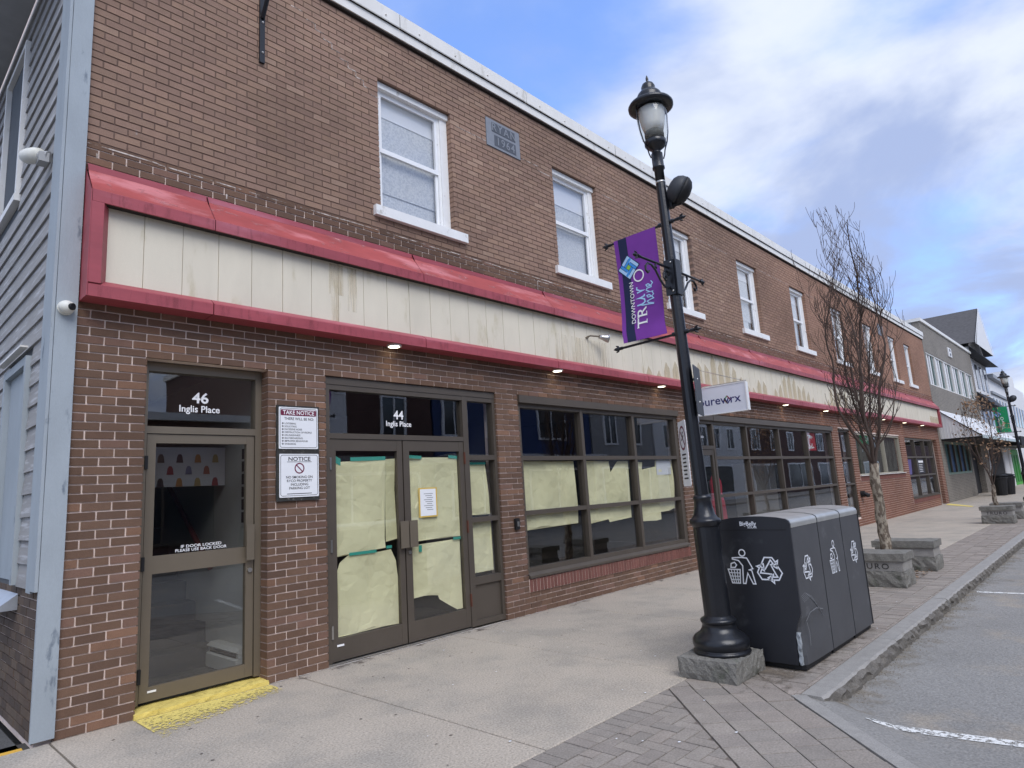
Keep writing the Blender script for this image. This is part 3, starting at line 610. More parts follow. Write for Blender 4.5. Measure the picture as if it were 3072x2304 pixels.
SF = shopfront('cream_window', [20.75, 23.9, 25.89], [1.43, 2.63], .03, [.03, .03, .03], .035, 'wide window in a thin cream frame above a brick panel', None, None, mat('cream_frame', lin(176, 170, 154), .5, .06))
mb = MB(); mb.box(20.66, 25.98, -.05, .05, 1.385, 1.404); mb.build('sill', M_cap, SF)
SG = shopfront('dark_shopfront', [26.65, 28.1, 29.7, 31.03], [.48, 1.25, 1.93, 2.60], .02, [.06, .07, .07, .07], .06, 'dark bronze shop window of nine panes by the end door', None, .445)
mb = MB(); mb.box(31.066, 31.13, .15, .2, .03, 2.6); mb.box(31.9, 31.98, .15, .2, .03, 2.6); mb.box(31.13, 31.9, .152, .198, 2.5, 2.6); mb.box(31.13, 31.9, .152, .198, .03, .3); mb.box(31.13, 31.9, .152, .198, 2.05, 2.12)
DE = mb.build('end_door', M_bronze_d, BLD, label='bronze glass door at the end of the brick building'); pane(DE, 31.13, 31.9, .17, .3, 2.05, name='glass'); pane(DE, 31.13, 31.9, .17, 2.12, 2.5, name='transom_pane')
mb = MB(); mb.box(31.2, 31.55, .160, .164, 1.1, 1.35); mb.build('blue_sticker', mat('blue_sticker', lin(60, 90, 190), .5, 0), DE)
mb = MB(); mb.box(28.35, 29.45, .074, .079, 1.32, 1.86)
mb.build('window_film', mat('dark_film', lin(50, 50, 58), .4, .05), SG)
mb = MB(); mb.box(28.55, 29.3, .070, .073, 1.72, 1.80)
for q in range(5): mb.box(28.55, 29.15 - .05 * (q % 2), .070, .073, 1.64 - q * .065, 1.655 - q * .065)
mb.build('film_print', M_letter, SG)
mb = MB(); mb.prism([(26.9, 1.3), (27.3, 1.3), (27.45, 1.85), (26.75, 1.85)], lambda a, b, c: (a, .078 - c, b), .004); mb.build('violet_poster', mat('violet', lin(92, 84, 140), .5, .2, 4), SG)

# interiors behind the shopfronts
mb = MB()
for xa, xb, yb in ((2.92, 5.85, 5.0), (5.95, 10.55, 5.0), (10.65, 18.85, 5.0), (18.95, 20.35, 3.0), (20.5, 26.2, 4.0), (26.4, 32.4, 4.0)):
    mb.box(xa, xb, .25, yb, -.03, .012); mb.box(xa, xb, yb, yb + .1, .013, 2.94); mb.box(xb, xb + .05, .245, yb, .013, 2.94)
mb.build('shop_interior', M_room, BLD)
M_fix = mat('shelf_grey', lin(150, 146, 140), .7, .1)
mb = MB(); mb.box(6.6, 9.8, 3.6, 4.2, .02, .95); mb.box(6.4, 7.5, 1.2, 1.6, .02, .5); mb.build('shop_counter', M_room, BLD)
mb = MB(); mb.box(14.2, 18.2, 3.2, 3.6, .02, 1.5); mb.box(16.0, 18.0, 1.4, 1.7, .02, 1.9); mb.build('shop_shelving', M_fix, BLD)
M_curt = mat('net_curtain', lin(104, 108, 98), .9, .35, 6, stretch=(6, 1, 1), col2=lin(60, 68, 54), m2=(.45, .6), s2=3)
mb = MB(); n = 60
mb.add([(20.8 + 5.0 * i / n, .16 + .03 * math.sin(i * 1.9), z) for z in (1.44, 2.6) for i in range(n + 1)], [(i, i + 1, n + 2 + i, n + 1 + i) for i in range(n)]); mb.build('net_curtain', M_curt, SF)

# ------------------------------------------------------------------ left flank of the building
SX = 1.10
mb = MB(); mb.box(SX + .012, 1.216, .03, 9.0, -.05, 7.0); SIDE = mb.build('side_wall', M_mort_l, BLD)
mb = MB(); LWIN = (.84, 1.66, 1.05, 2.80); UWIN = (1.90, 2.84, 4.74, 6.36)
for ci in range(0, 15):
    z0, z1 = ci * CH + JT / 2, (ci + 1) * CH - JT / 2; yy = .03 - (ci % 2) * BL / 2
    while yy < 6:
        a, b = max(.03, yy + JT / 2), yy + BL - JT / 2
        if b - a > .02:
            mb.col = tuple(np.array(lin(*rng.choice([(98, 84, 74), (90, 78, 70), (104, 90, 78)]))) * rng.uniform(.9, 1.1)); j = rng.uniform(-.002, .002)
            mb.add([(SX + j, a, z0), (SX + j, b, z0), (SX + j, b, z1), (SX + j, a, z1), (SX + .03, a, z0), (SX + .03, b, z0), (SX + .03, b, z1), (SX + .03, a, z1)], [(3, 2, 1, 0), (0, 1, 5, 4), (7, 6, 2, 3), (0, 4, 7, 3), (1, 2, 6, 5)])
        yy += BL
stuff(mb.build('side_brickwork', M_brick, SIDE, True))
mb = MB(); mb.box(SX + .004, SX + .011, .30, 9, 1.0, 6.8); mb.build('wall_sheathing', mat('sheathing', lin(92, 96, 100), .9, .1), SIDE)
z = 1.02; EXPO = .1755; k = 0
while z < 6.75:
    segs = [(.30, 9.0)]
    for (a, b, q0, q1) in (LWIN, UWIN):
        if z + EXPO > q0 - .06 and z < q1 + .06:
            segs = [t for (p, q) in segs for t in ((p, a - .08), (b + .08, q)) if t[1] - t[0] > .05]
    ns = []
    for (p, q) in segs:
        if q - p > 2.2: c = p + rng.uniform(.8, q - p - .8) * .6; ns += [(p, c - .0015), (c + .0015, q)]
        else: ns.append((p, q))
    for (p, q) in ns:
        mb = MB(); zb, zt = z, z + EXPO + .02; xo = SX - .022 + rng.uniform(-.002, .002)
        mb.add([(xo, p, zb), (xo, q, zb), (SX - .002, q, zt), (SX - .002, p, zt), (SX + .004, p, zb), (SX + .004, q, zb)], [(3, 2, 1, 0), (0, 1, 5, 4), (0, 4, 3), (1, 2, 5)]); mb.build('clapboard', M_clap, SIDE)
    z += EXPO
mb = MB(); mb.rough(SX - .022, 1.221, -.032, -.001, .03, 7.18, .3, .0012, 5); mb.build('corner_board', M_wood, BLD, label='weathered blue grey corner board at the building edge')
mb = MB(); mb.box(SX - .045, SX - .024, -.026, .145, 1.02, 7.1); mb.box(SX - .038, SX - .0225, .149, .295, 1.0, 7.1); mb.build('corner_board', M_wood, BLD)
# low side window (boarded recess) and the upper one
for nm, (a, b, q0, q1), bw in (('side_recess', LWIN, .07), ('side_window', UWIN, .055)):
    mtr = M_wood if nm == 'side_recess' else M_white
    mb = MB(); mb.box(SX - .05, SX + .003, a - bw, a, q0 - .02, q1 + bw); mb.box(SX - .05, SX + .003, b, b + bw, q0 - .02, q1 + bw); mb.box(SX - .048, SX + .003, a, b, q1 + .001, q1 + bw)
    if nm == 'side_window': mb.box(SX - .06, SX + .003, a - bw, b + bw, q0 - .09, q0 - .021)
    o = mb.build(nm, mtr, BLD)
    mb = MB(); mb.box(SX - .003, SX + .0105, a, b, q0, q1); mb.build('board_infill' if nm == 'side_recess' else 'dark_opening', M_wood if nm == 'side_recess' else mat('shadow_grey', lin(84, 90, 96), .8, .1), o)
    if nm == 'side_recess':
        mb = MB(); mb.box(SX - .10, SX - .045, a - .1, b + .1, q1 + bw + .06, q1 + bw + .075); mb.build('drip_cap', M_cap, o)
        mb = MB(); mb.add([(SX - .14, a - .08, .86), (SX - .14, b + .1, .86), (SX, b + .1, .96), (SX, a - .08, .96), (SX - .14, a - .08, .84), (SX, a - .08, .84)], [(0, 1, 2, 3), (0, 3, 5, 4)]); mb.build('sill_flashing', mat('galv', lin(176, 182, 190), .4, .12, 14, metal=.5), o)
mb = MB(); mb.box(.58, SX - .03, -.05, 9, 6.74, 6.78); mb.box(.56, .58, -.05, 9, 6.74, 7.0); mb.build('soffit', mat('soffit_dark', lin(170, 172, 174), .8, .1), BLD)
mb = MB(); mb.box(.44, .555, -.05, 9, 6.83, 6.97); mb.build('gutter', M_clap, BLD)

# cameras on the corner
M_camw = mat('camera_white', lin(222, 222, 214), .45, .06, 10)
c = thing('security_camera', 'white bullet shaped security camera on the grey clapboard flank', 'security camera', (1.05, .3, 4.45))
mb = MB(); mb.smooth = True
pth = [(1.03, .36 + t, 4.50 + t * .06) for t in (0.0, .06, .10, .22, .30, .345, .365)]
mb.tube([(1.0, .46, 4.512), (.975, .52, 4.525), (.955, .57, 4.53), (.935, .62, 4.54), (.92, .655, 4.545), (.912, .672, 4.547)], [.055, .064, .066, .058, .038, .012], 16); mb.build('housing', M_camw, c)
mb = MB(); mb.box(.985, SX - .045, .40, .52, 4.44, 4.52); mb.tube([(1.06, .42, 4.50), (1.0, .49, 4.51)], .045, 12); mb.build('mount', mat('camera_grey', lin(168, 170, 172), .5, .05), c)
c = thing('security_camera', 'white dome security camera at the corner board below the red fascia', 'security camera', (1.13, -.05, 3.09))
mb = MB(); mb.smooth = True; mb.sphere((1.14, -.075, 3.09), .055, 18, 12, 1.0, .85, .9); mb.build('dome', M_camw, c)
mb = MB(); mb.tube([(1.14, -.033, 3.09), (1.14, -.05, 3.09)], .056, 18); mb.build('base_ring', M_camw, c)
mb = MB(); mb.tube([(1.155, -.10, 3.088), (1.172, -.122, 3.086)], .026, 14); mb.build('lens', M_blackflat, c)

# steel bracket high on the wall
c = thing('wall_bracket', 'black steel sign bracket bolted high on the upper brick wall', 'bracket', (2.675, -.02, 6.4))
mb = MB(); mb.box(2.648, 2.70, -.028, -.003, 5.92, 7.0); mb.build('wall_plate', M_black, c)
mb = MB(); mb.tube([(2.674, -.03, 6.42), (2.674, -.20, 6.68), (2.674, -.55, 6.95)], .022, 8); mb.build('strut', M_black, c)
mb = MB(); mb.box(2.655, 2.693, -.75, -.03, 6.97, 7.01); mb.build('arm', M_black, c)
for zz in (6.03, 6.37): mb = MB(); mb.smooth = True; mb.sphere((2.676, -.03, zz), .012, 10, 6); mb.build('bolt', MATS['steel'], c)

# flood lamp on the fascia, downlights in the soffit
c = thing('floodlight', 'round chrome floodlight on a bent arm fixed to the cream fascia', 'floodlight', (7.7, -.13, 3.72))
mb = MB(); mb.lathe([(.03, 0), (.03, .012)], (7.65, -.13, 3.72), 12); mb.tube([(7.65, -.115, 3.73), (7.66, -.19, 3.745), (7.76, -.24, 3.74), (7.83, -.27, 3.73)], .013, 8); mb.build('arm', M_bronze, c)
mb = MB(); mb.smooth = True; mb.tube([(7.80, -.25, 3.735), (7.86, -.275, 3.725), (7.90, -.30, 3.715), (7.93, -.32, 3.71)], [.03, .04, .055, .066], 16); mb.build('shade', MATS['steel'], c)
mb = MB(); mb.tube([(7.931, -.321, 3.71), (7.935, -.324, 3.709)], .062, 16); mb.build('lens', M_vinyl, c)
M_lit = mat('lamp_lit', (1, 1, 1), .5, 0, emit=(1.0, .88, .66), estr=3.5)
spots = [4.13, 6.92, 9.72, 12.5, 15.30, 18.1, 20.9, 23.7, 26.5, 29.3]
pos = ['above the double door', 'above the papered window', 'beside the lamp post', 'behind the hanging blade sign', 'above the middle of the twelve pane window', 'above the narrow side window', 'behind the bare tree crown', 'above the cream framed window', 'above the dark shopfront', 'near the end door']
for xx, wh in zip(spots, pos):
    c = thing('downlight', 'lit round downlight under the red fascia ' + wh, 'downlight', (xx, -.11, 3.16), 'downlights under the fascia')
    mb = MB(); mb.lathe([(.072, 0), (.078, -.0), (.078, -.018), (.064, -.018)][::-1], (xx, -.11, 3.166), 18); mb.build('trim_ring', M_cap, c)
    mb = MB(); mb.lathe([(.060, -.022), (.060, -.019)], (xx, -.11, 3.166), 18); mb.build('lens', M_lit, c)
    ld = bpy.data.lights.new('downlight_lamp', 'SPOT'); ld.energy = .9; ld.color = (1, .78, .45); ld.spot_size = R(120); ld.spot_blend = 1; ld.shadow_soft_size = .05
    lo = bpy.data.objects.new('downlight_lamp', ld); COL.objects.link(lo); lo.parent = c; lo.location = (0, 0, -.03)

# notice board between the doors
c = thing('notice_board', 'black board with two white notices screwed between the glass doors', 'sign', (3.04, -.02, 2.0))
mb = MB(); mb.rough(2.828, 3.268, -.022, -.003, 1.555, 2.452, .12, .003, 9); mb.build('backing_board', mat('old_black_board', lin(52, 52, 50), .8, .3, 12, col2=lin(120, 116, 108), m2=(.6, .72), s2=30), c)
M_sign = mat('sign_white', lin(236, 238, 240), .4, .03, 6); M_mar = mat('maroon', lin(112, 28, 62), .5, 0); M_ink = mat('sign_ink', lin(40, 38, 42), .6, 0)
def rrect(x0, x1, z0, z1, r, n=5):
    return arc(x1 - r, z1 - r, r, 0, math.pi / 2, n) + arc(x0 + r, z1 - r, r, math.pi / 2, math.pi, n) + arc(x0 + r, z0 + r, r, math.pi, 1.5 * math.pi, n) + arc(x1 - r, z0 + r, r, 1.5 * math.pi, 2 * math.pi, n)
fp = lambda y: (lambda a, b, c=0: (a, y - c, b))
mb = MB(); mb.prism(rrect(2.85, 3.25, 2.037, 2.432, .008), lambda a, b, c: (a, -.0255 - c, b), .003); s1 = mb.build('sign_panel', M_sign, c, label='upper notice with maroon heading')
mb = MB(); mb.prism(rrect(2.868, 3.232, 2.352, 2.408, .01), lambda a, b, c: (a, -.0286 - c, b), .0015); mb.build('heading_bar', M_mar, s1)
mb = MB(); text_mb(mb, 'TAKE NOTICE', .055, pl_front(3.05, -.0302, 2.362), bold=.014, sx=.92, w=.001); mb.build('heading', M_letter, s1)
mb = MB(); text_mb(mb, 'THERE WILL BE NO:', .036, pl_front(3.055, -.0286, 2.310), bold=.008, sx=.95, w=.001)
for i, t in enumerate(['LOITERING', 'SOLICITING', 'EXCESSIVE NOISE', 'OBSTRUCTION OF PEOPLE', 'DRUNKENNESS', 'SKATEBOARDING', 'IMPROPER BEHAVIOUR', 'SWEARING']):
    zz = 2.268 - i * .0275; text_mb(mb, t, .023, pl_front(2.905, -.0286, zz), 'LEFT', .006, .001); ribbon(mb, arc(2.888, zz + .008, .006, 0, 6.28, 8), .005, fp(-.0286), w=.001)
ribbon(mb, rrect(2.862, 3.238, 2.05, 2.42, .02), .004, fp(-.0284), True, w=.001); mb.build('lettering', M_ink, s1)
mb = MB(); mb.prism(rrect(2.855, 3.255, 1.588, 1.99, .008), lambda a, b, c: (a, -.0255 - c, b), .003); s2 = mb.build('sign_panel', M_sign, c, label='lower notice with no smoking symbol')
mb = MB(); text_mb(mb, 'NOTICE', .052, pl_front(3.055, -.0286, 1.925), bold=.014, sx=1.2, w=.001); ribbon(mb, [(2.93, 1.915), (3.18, 1.915)], .004, fp(-.0286), w=.001)
for i, t in enumerate(['NO SMOKING ON', 'RYCO PROPERTY', 'INCLUDING', 'PARKING LOT']): text_mb(mb, t, .033, pl_front(3.055, -.0286, 1.762 - i * .034), bold=.010, w=.001)
ribbon(mb, [(2.93, 1.62), (3.18, 1.62)], .006, fp(-.0286), w=.001); ribbon(mb, rrect(2.868, 3.242, 1.602, 1.978, .02), .004, fp(-.0284), True, w=.001); mb.build('lettering', M_ink, s2)
mb = MB(); ribbon(mb, arc(3.055, 1.855, .045, 0, 2 * math.pi, 24)[:-1], .011, fp(-.0286), True, w=.001); ribbon(mb, [(3.024, 1.886), (3.086, 1.824)], .010, fp(-.0288), w=.001); mb.build('prohibition_ring', M_mar, s2)
# intercom box on the pier, blade sign
c = thing('intercom_box', 'small black box mounted on the pier beside the papered window', 'doorbell', (6.0, -.02, 1.12))
mb = MB(); mb.rough(5.965, 6.045, -.04, -.002, 1.05, 1.19, .05, .003, 3); mb.build('case', M_blackflat, c); mb = MB(); mb.box(5.985, 6.02, -.046, -.041, 1.09, 1.15); mb.build('button_plate', MATS['steel'], c)
c = thing('pipe_outlet', 'dark metal pipe outlet on brick under the cream framed window', 'pipe outlet', (20.5, -.05, .85))
mb = MB(); mb.tube([(20.5, 0, .88), (20.5, -.10, .88)], .09, 14); mb.tube([(20.47, -.10, .88), (20.44, -.2, .82)], .05, 12); mb.tube([(20.54, -.10, .88), (20.58, -.2, .82)], .05, 12); mb.build('body', M_blackflat, c)
c = thing('blade_sign', 'white hanging blade sign with blue lettering beside the lamp post', 'sign', (11.0, -.6, 2.95))
mb = MB(); mb.box(10.965, 11.035, -1.03, -.12, 2.70, 3.185); mb.build('panel', mat('sign_acrylic', lin(226, 230, 240), .35, .03), c)
mb = MB(); mb.box(10.955, 11.045, -1.055, -1.031, 2.69, 3.195); mb.box(10.955, 11.045, -.119, -.10, 2.69, 3.195); mb.box(10.957, 11.043, -1.03, -.12, 3.186, 3.20); mb.box(10.957, 11.043, -1.03, -.12, 2.685, 2.699); mb.build('sign_frame', M_vinyl, c)
PB = pl_left(10.963, -.13, 2.86); mb = MB(); text_mb(mb, 'purew', .215, PB, 'LEFT', .006, .001, sx=1.06); text_mb(mb, 'rx', .215, pl_left(10.963, -.73, 2.86), 'LEFT', .006, .001, sx=1.06); mb.build('lettering', mat('navy_ink', lin(44, 48, 110), .5, 0), c)
for (p, q, cl) in (((.50, .06), (.555, .13), (90, 150, 90)), ((.555, .13), (.61, .06), (140, 60, 80)), ((.61, .06), (.555, -.01), (60, 60, 130)), ((.555, -.01), (.50, .06), (150, 110, 70))):
    mb = MB(); ribbon(mb, [p, q], .02, PB, w=.001 + .0003 * (p[1] > .1)); mb.build('diamond_side', mat('dia%d' % cl[0], lin(*cl), .5, 0), c)
mb = MB(); mb.tube([(11, -.0, 3.62), (11, -.95, 3.24)], .006, 6); mb.tube([(11, -.95, 3.19), (11, -.95, 3.26)], .008, 6); mb.tube([(11, -.0, 3.215), (11, -1.05, 3.215)], .012, 6); mb.build('hanger', MATS['steel'], c)
mb = MB(); mb.box(10.955, 11.045, -.06, -.004, 2.6, 3.16); mb.build('wall_bracket', M_vinyl, c)

# ------------------------------------------------------------------ papers taped inside the glass
M_paper = mat('yellow_paper', lin(250, 245, 198), .8, .08, 3.0, bump=.5, bscale=9, grain=.02); M_paper2 = mat('yellow_paper_thin', lin(232, 228, 180), .8, .08, 3, bump=.5, bscale=9)
M_tape = mat('teal_tape', lin(70, 178, 158), .5, .05)
def sheet(poly, label, y, m=None, tapes=(), n=10):
    c = thing('paper_sheet', label, 'paper', (sum(p[0] for p in poly) / len(poly), y, poly[0][1]), 'yellow papers taped inside the glass')
    # triangulated fan over a jittered interior so that the sheet is crumpled
    from mathutils.geometry import delaunay_2d_cdt
    pts = [Vector(p) for p in poly]; xs = [p[0] for p in poly]; zs = [p[1] for p in poly]; st = .065; g = []
    def inside(x, z):
        k = False
        for (x1, z1), (x2, z2) in zip(poly, poly[1:] + poly[:1]):
            if (z1 > z) != (z2 > z) and x < (x2 - x1) * (z - z1) / (z2 - z1) + x1: k = not k
        return k
    xx = min(xs) + st / 2
    while xx < max(xs):
        zz = min(zs) + st / 2
        while zz < max(zs):
            a, b = xx + rng.uniform(-.03, .03), zz + rng.uniform(-.03, .03)
            if inside(a, b): g.append(Vector((a, b)))
            zz += st
        xx += st
    ph0 = rng.uniform(0, 6); np_ = len(pts); v, e, f, *_ = delaunay_2d_cdt(pts + g, [(i, (i + 1) % np_) for i in range(np_)], [list(range(np_))], 1, 1e-5)
    mb = MB(); mb.add([(p.x, y + .009 * math.sin(p.x * 4 + p.y * 7 + ph0) + .006 * math.sin(p.x * 11 - p.y * 5) + rng.uniform(0, .008) + .008, p.y) for p in v], f); mb.build('sheet', m or M_paper, c)
    for (a, b, z0, z1, sk) in tapes: mb = MB(); mb.prism([(a, z0), (b, z0 + sk), (b, z1 + sk), (a, z1)], lambda p, q, r: (p, y - .001 - r * 0, q) if r == 0 else (p, y - .0005, q), 1); mb.build('tape', M_tape, c)
yp = .077
sheet([(3.49, 1.917), (4.107, 1.941), (4.087, 1.119), (4.089, 1.02), (3.49, .985)], 'pale yellow paper over upper glass of the left door leaf', yp, None, [(3.675, 4.107, 1.925, 1.965, .01), (3.50, 3.56, 1.91, 1.98, -.03)])
sheet([(4.11, 1.945), (4.235, 1.951), (4.235, 1.62), (4.235, 1.10), (4.095, 1.08), (4.10, 1.5)], 'narrow pale paper strip along right edge of the left door leaf', yp + .002, M_paper2)
sheet([(3.644, .991), (3.967, .986), (4.15, 1.0), (4.21, .88), (4.235, .70), (4.235, .235), (3.722, .235), (3.50, .235), (3.49, .8), (3.55, .93)], 'pale yellow paper over lower glass of the left door leaf', yp, None, [(3.644, 3.967, .985, 1.015, 0), (4.09, 4.16, 1.01, 1.04, 0)])
sheet([(4.405, 1.964), (5.136, 1.963), (5.136, 1.05), (4.49, 1.044), (4.405, 1.052)], 'pale yellow paper over upper glass of the right door leaf', yp, None, [(4.41, 4.6, 1.955, 1.99, -.01), (5.0, 5.135, 1.955, 1.99, -.01)])
sheet([(4.405, 1.008), (5.017, 1.02), (5.136, 1.022), (5.136, .24), (5.05, .242), (4.941, .304), (4.801, .391), (4.782, .434), (4.69, .45), (4.59, .46), (4.405, .45)], 'torn pale yellow paper over lower glass of the right door leaf', yp + .001, None, [(5.02, 5.135, 1.015, 1.045, 0), (4.52, 4.56, .93, 1.0, 0)])
sheet([(5.297, 1.89), (5.631, 1.887), (5.656, 1.267), (5.297, 1.273)], 'pale yellow paper in the middle sidelight pane', yp + .02, None, [(5.30, 5.62, 1.875, 1.905, 0)])
sheet([(5.297, 1.184), (5.67, 1.187), (5.674, .60), (5.297, .60)], 'pale yellow paper in the lower sidelight pane', yp + .02)
sheet([(6.24, 1.914), (7.412, 1.908), (7.44, 1.266), (7.418, 1.03), (6.24, 1.01)], 'pale yellow paper across the shop window pane nearest the double door', .095)
sheet([(7.60, 1.91), (8.271, 1.90), (8.299, 1.731), (8.523, 1.90), (8.821, 1.90), (8.79, 1.017), (8.17, .986), (8.142, 1.031), (7.672, .998), (7.60, 1.236)], 'pale yellow paper with a torn notch across the middle shop window pane', .095)
sheet([(8.97, 1.895), (9.21, 1.877), (9.201, 1.758), (9.611, 1.803), (9.629, 1.901), (10.20, 1.898), (10.152, 1.083), (9.943, 1.05), (9.659, 1.046), (9.658, .926), (9.487, .916), (9.085, .934), (8.97, 1.199)], 'ragged pale yellow papers across the shop window pane beside the lamp post', .095)
mb = MB(); mb.box(9.63, 10.1, .092, .0935, 1.66, 1.89); tag(mb.build('paper_note', M_sign), 'white sheet stuck high on the ragged yellow paper beside the lamp post', 'paper')
c = thing('paper_note', 'white typed note taped with yellow tape on the right door leaf', 'paper', (4.66, .06, 1.46))
mb = MB(); mb.box(4.548, 4.772, .0600, .0605, 1.313, 1.607); mb.build('sheet', M_sign, c)
mb = MB(); mb.box(4.53, 4.79, .0610, .0613, 1.60, 1.622); mb.box(4.53, 4.79, .0610, .0613, 1.297, 1.32); mb.box(4.528, 4.552, .0614, .0617, 1.297, 1.622); mb.box(4.768, 4.792, .0614, .0617, 1.297, 1.622); mb.build('tape', mat('yellow_tape', lin(214, 182, 90), .5, .05), c)
mb = MB()
for i in range(9): ribbon(mb, [(4.60 + .02 * (i % 3), 1.555 - i * .022), (4.73 - .015 * (i % 2), 1.555 - i * .022)], .006, fp(.0596), w=.0)
mb.build('print', mat('grey_print', lin(120, 120, 125), .6, 0), c)
# shop display and a painted-in reflection
c = thing('red_dress', 'red sleeveless dress hanging in the twelve pane shop window', 'dress', (12.35, .5, 1.2))
mb = MB(); mb.smooth = True; prof = [(.30, .55), (.29, .8), (.26, 1.05), (.20, 1.25), (.22, 1.4), (.20, 1.5), (.10, 1.62)]; n = 20
vs = [(12.45 + r_ * (1 + .06 * math.sin(j * 3.1)) * math.cos(2 * math.pi * j / n), .45 + r_ * .4 * math.sin(2 * math.pi * j / n), zz) for r_, zz in prof for j in range(n)]
mb.add(vs, [(i * n + j, i * n + (j + 1) % n, (i + 1) * n + (j + 1) % n, (i + 1) * n + j) for i in range(len(prof) - 1) for j in range(n)]); mb.build('skirt_and_bodice', mat('red_cloth', lin(196, 40, 66), .8, .15, 8, stretch=(4, 4, .5)), c)
mb = MB(); mb.tube([(12.35, .45, 1.6), (12.37, .45, 1.75), (12.45, .45, 1.8), (12.53, .45, 1.75), (12.55, .45, 1.6)], .012, 6); mb.build('straps', MATS['red_cloth'], c)
c = thing('red_reflection', 'red poster with white ring emblem in the twelve pane shop window', 'reflection', (17.3, .1, 2.3))  # solid red sheet painting in a sign's reflection behind the pane
mb = MB(); mb.box(16.92, 17.60, .098, .10, 2.12, 2.57); mb.build('sheet', mat('reflection_red', lin(190, 36, 52), .5, .03), c)
mb = MB(); ribbon(mb, arc(17.22, 2.34, .13, .6, 6.0, 20), .05, fp(.097), w=0); ribbon(mb, [(17.0, 2.2), (17.15, 2.18), (17.45, 2.2)], .04, fp(.0968), w=0); ribbon(mb, [(17.0, 2.5), (17.2, 2.5), (17.42, 2.46)], .04, fp(.0968), w=0); mb.build('emblem', M_letter, c)

# ------------------------------------------------------------------ ground
mb = MB(); mb.box(-200, 400, -300, 300, -.6, -.2); struct(mb.build('ground', M_alley))
def road_z(x, y):
    d = (x - y - 8.62) / 1.4142
    k = max(0.0, min(1.0, 1 - d / .42)); k = k * k * (3 - 2 * k)
    return -.125 + .112 * k + .02 * max(0, min(1, (-4.2 - y) / 4))
mb = MB(); xs = [-25, -12, -6, -3, -1] + [i * .2 for i in range(0, 75)] + [16, 18, 20, 24, 28, 34, 40, 50, 60, 80, 110, 160]; ys = [-13.05, -11.5, -10, -8.5, -7.5] + [-7 + .2 * i for i in range(0, 16)] + [-3.95, -3.85]
nx, ny = len(xs), len(ys); mb.add([(x, y, road_z(x, y)) for y in ys for x in xs], [(j * nx + i, j * nx + i + 1, (j + 1) * nx + i + 1, (j + 1) * nx + i) for j in range(ny - 1) for i in range(nx - 1)])
ROAD = struct(mb.build('road', M_road))
M_line = flaky('road_paint', lin(226, 226, 222), (0.40, 0.47), 26, .7)
def ground_line(pts, wd, zf, name, label, wear=0.0):
    mb = MB(); n = len(pts); d = Vector(pts[-1]) - Vector(pts[0]); nrm = Vector((-d.y, d.x)).normalized() * wd / 2; k = max(2, int(d.length / .15)); vs = []
    for i in range(k + 1):
        p = Vector(pts[0]) + d * i / k
        for s_ in (-1, 1): q = p + nrm * s_; vs.append((q.x, q.y, zf(q.x, q.y) + .004))
    mb.add(vs, [(2 * i, 2 * i + 2, 2 * i + 3, 2 * i + 1) for i in range(k)]); o = mb.build(name, M_line)
    a = o.data.attributes.new('wear', 'FLOAT', 'POINT'); a.data.foreach_set('value', [wear * (1 - i / (2 * k)) for i in range(len(vs))]); return struct(o, label)
ground_line([(4.80, -4.18), (5.0, -4.75), (5.15, -6.6)][::2], .10, road_z, 'road_line', 'worn white parking bay line at the kerb corner', .05)
ground_line([(10.40, -4.0), (10.52, -6.6)], .09, road_z, 'road_line', 'white parking bay line further along the street')
ground_line([(16.4, -4.0), (16.5, -6.6)], .09, road_z, 'road_line', 'far white parking bay line')
# sidewalk
mb = MB(); mb.box(-12, 120, -2.94, .28, -.15, -.03); mb.box(-12, 1.06, .0, .12, -.15, -.02); SW = struct(mb.build('sidewalk', mat('joint_dirt', lin(66, 62, 58), .95, .2, 8)))
jx = [-12, -6.2, -4.35, -2.5, -.65, 1.2, 3.05, 4.88, 5.33] + [6.75 + 1.84 * i for i in range(0, 45)]
for a, b in zip(jx, jx[1:]):
    mb = MB(); g = .0075; yb = -2.93; yt = .26 if a >= 1.19 else -.015; e = .006; dz = rng.uniform(-.002, .002)
    mb.add([(a + g, yb, -.1), (b - g, yb, -.1), (b - g, yt, -.1), (a + g, yt, -.1), (a + g, yb, dz - e), (b - g, yb, dz - e), (b - g, yt, dz - e), (a + g, yt, dz - e), (a + g + e, yb + e, dz), (b - g - e, yb + e, dz), (b - g - e, yt, dz), (a + g + e, yt, dz)],
           [(0, 1, 5, 4), (1, 2, 6, 5), (3, 0, 4, 7), (4, 5, 9, 8), (5, 6, 10, 9), (7, 4, 8, 11), (8, 9, 10, 11)]); mb.build('slab', M_conc, SW)
mb = MB(); mb.box(-60, 1.06, .14, 60, -.15, -.03); struct(mb.build('alley', M_alley))
mb = MB(); mb.rough(-1.2, 1.068, .0, .10, -.06, -.002, .12, .008, 2); struct(mb.build('alley_kerb', mat('orange_yellow_paint', lin(226, 178, 70), .7, .15, 10, col2=lin(140, 120, 80), m2=(.55, .65), s2=20)), 'yellow painted kerb strip at the alley mouth')
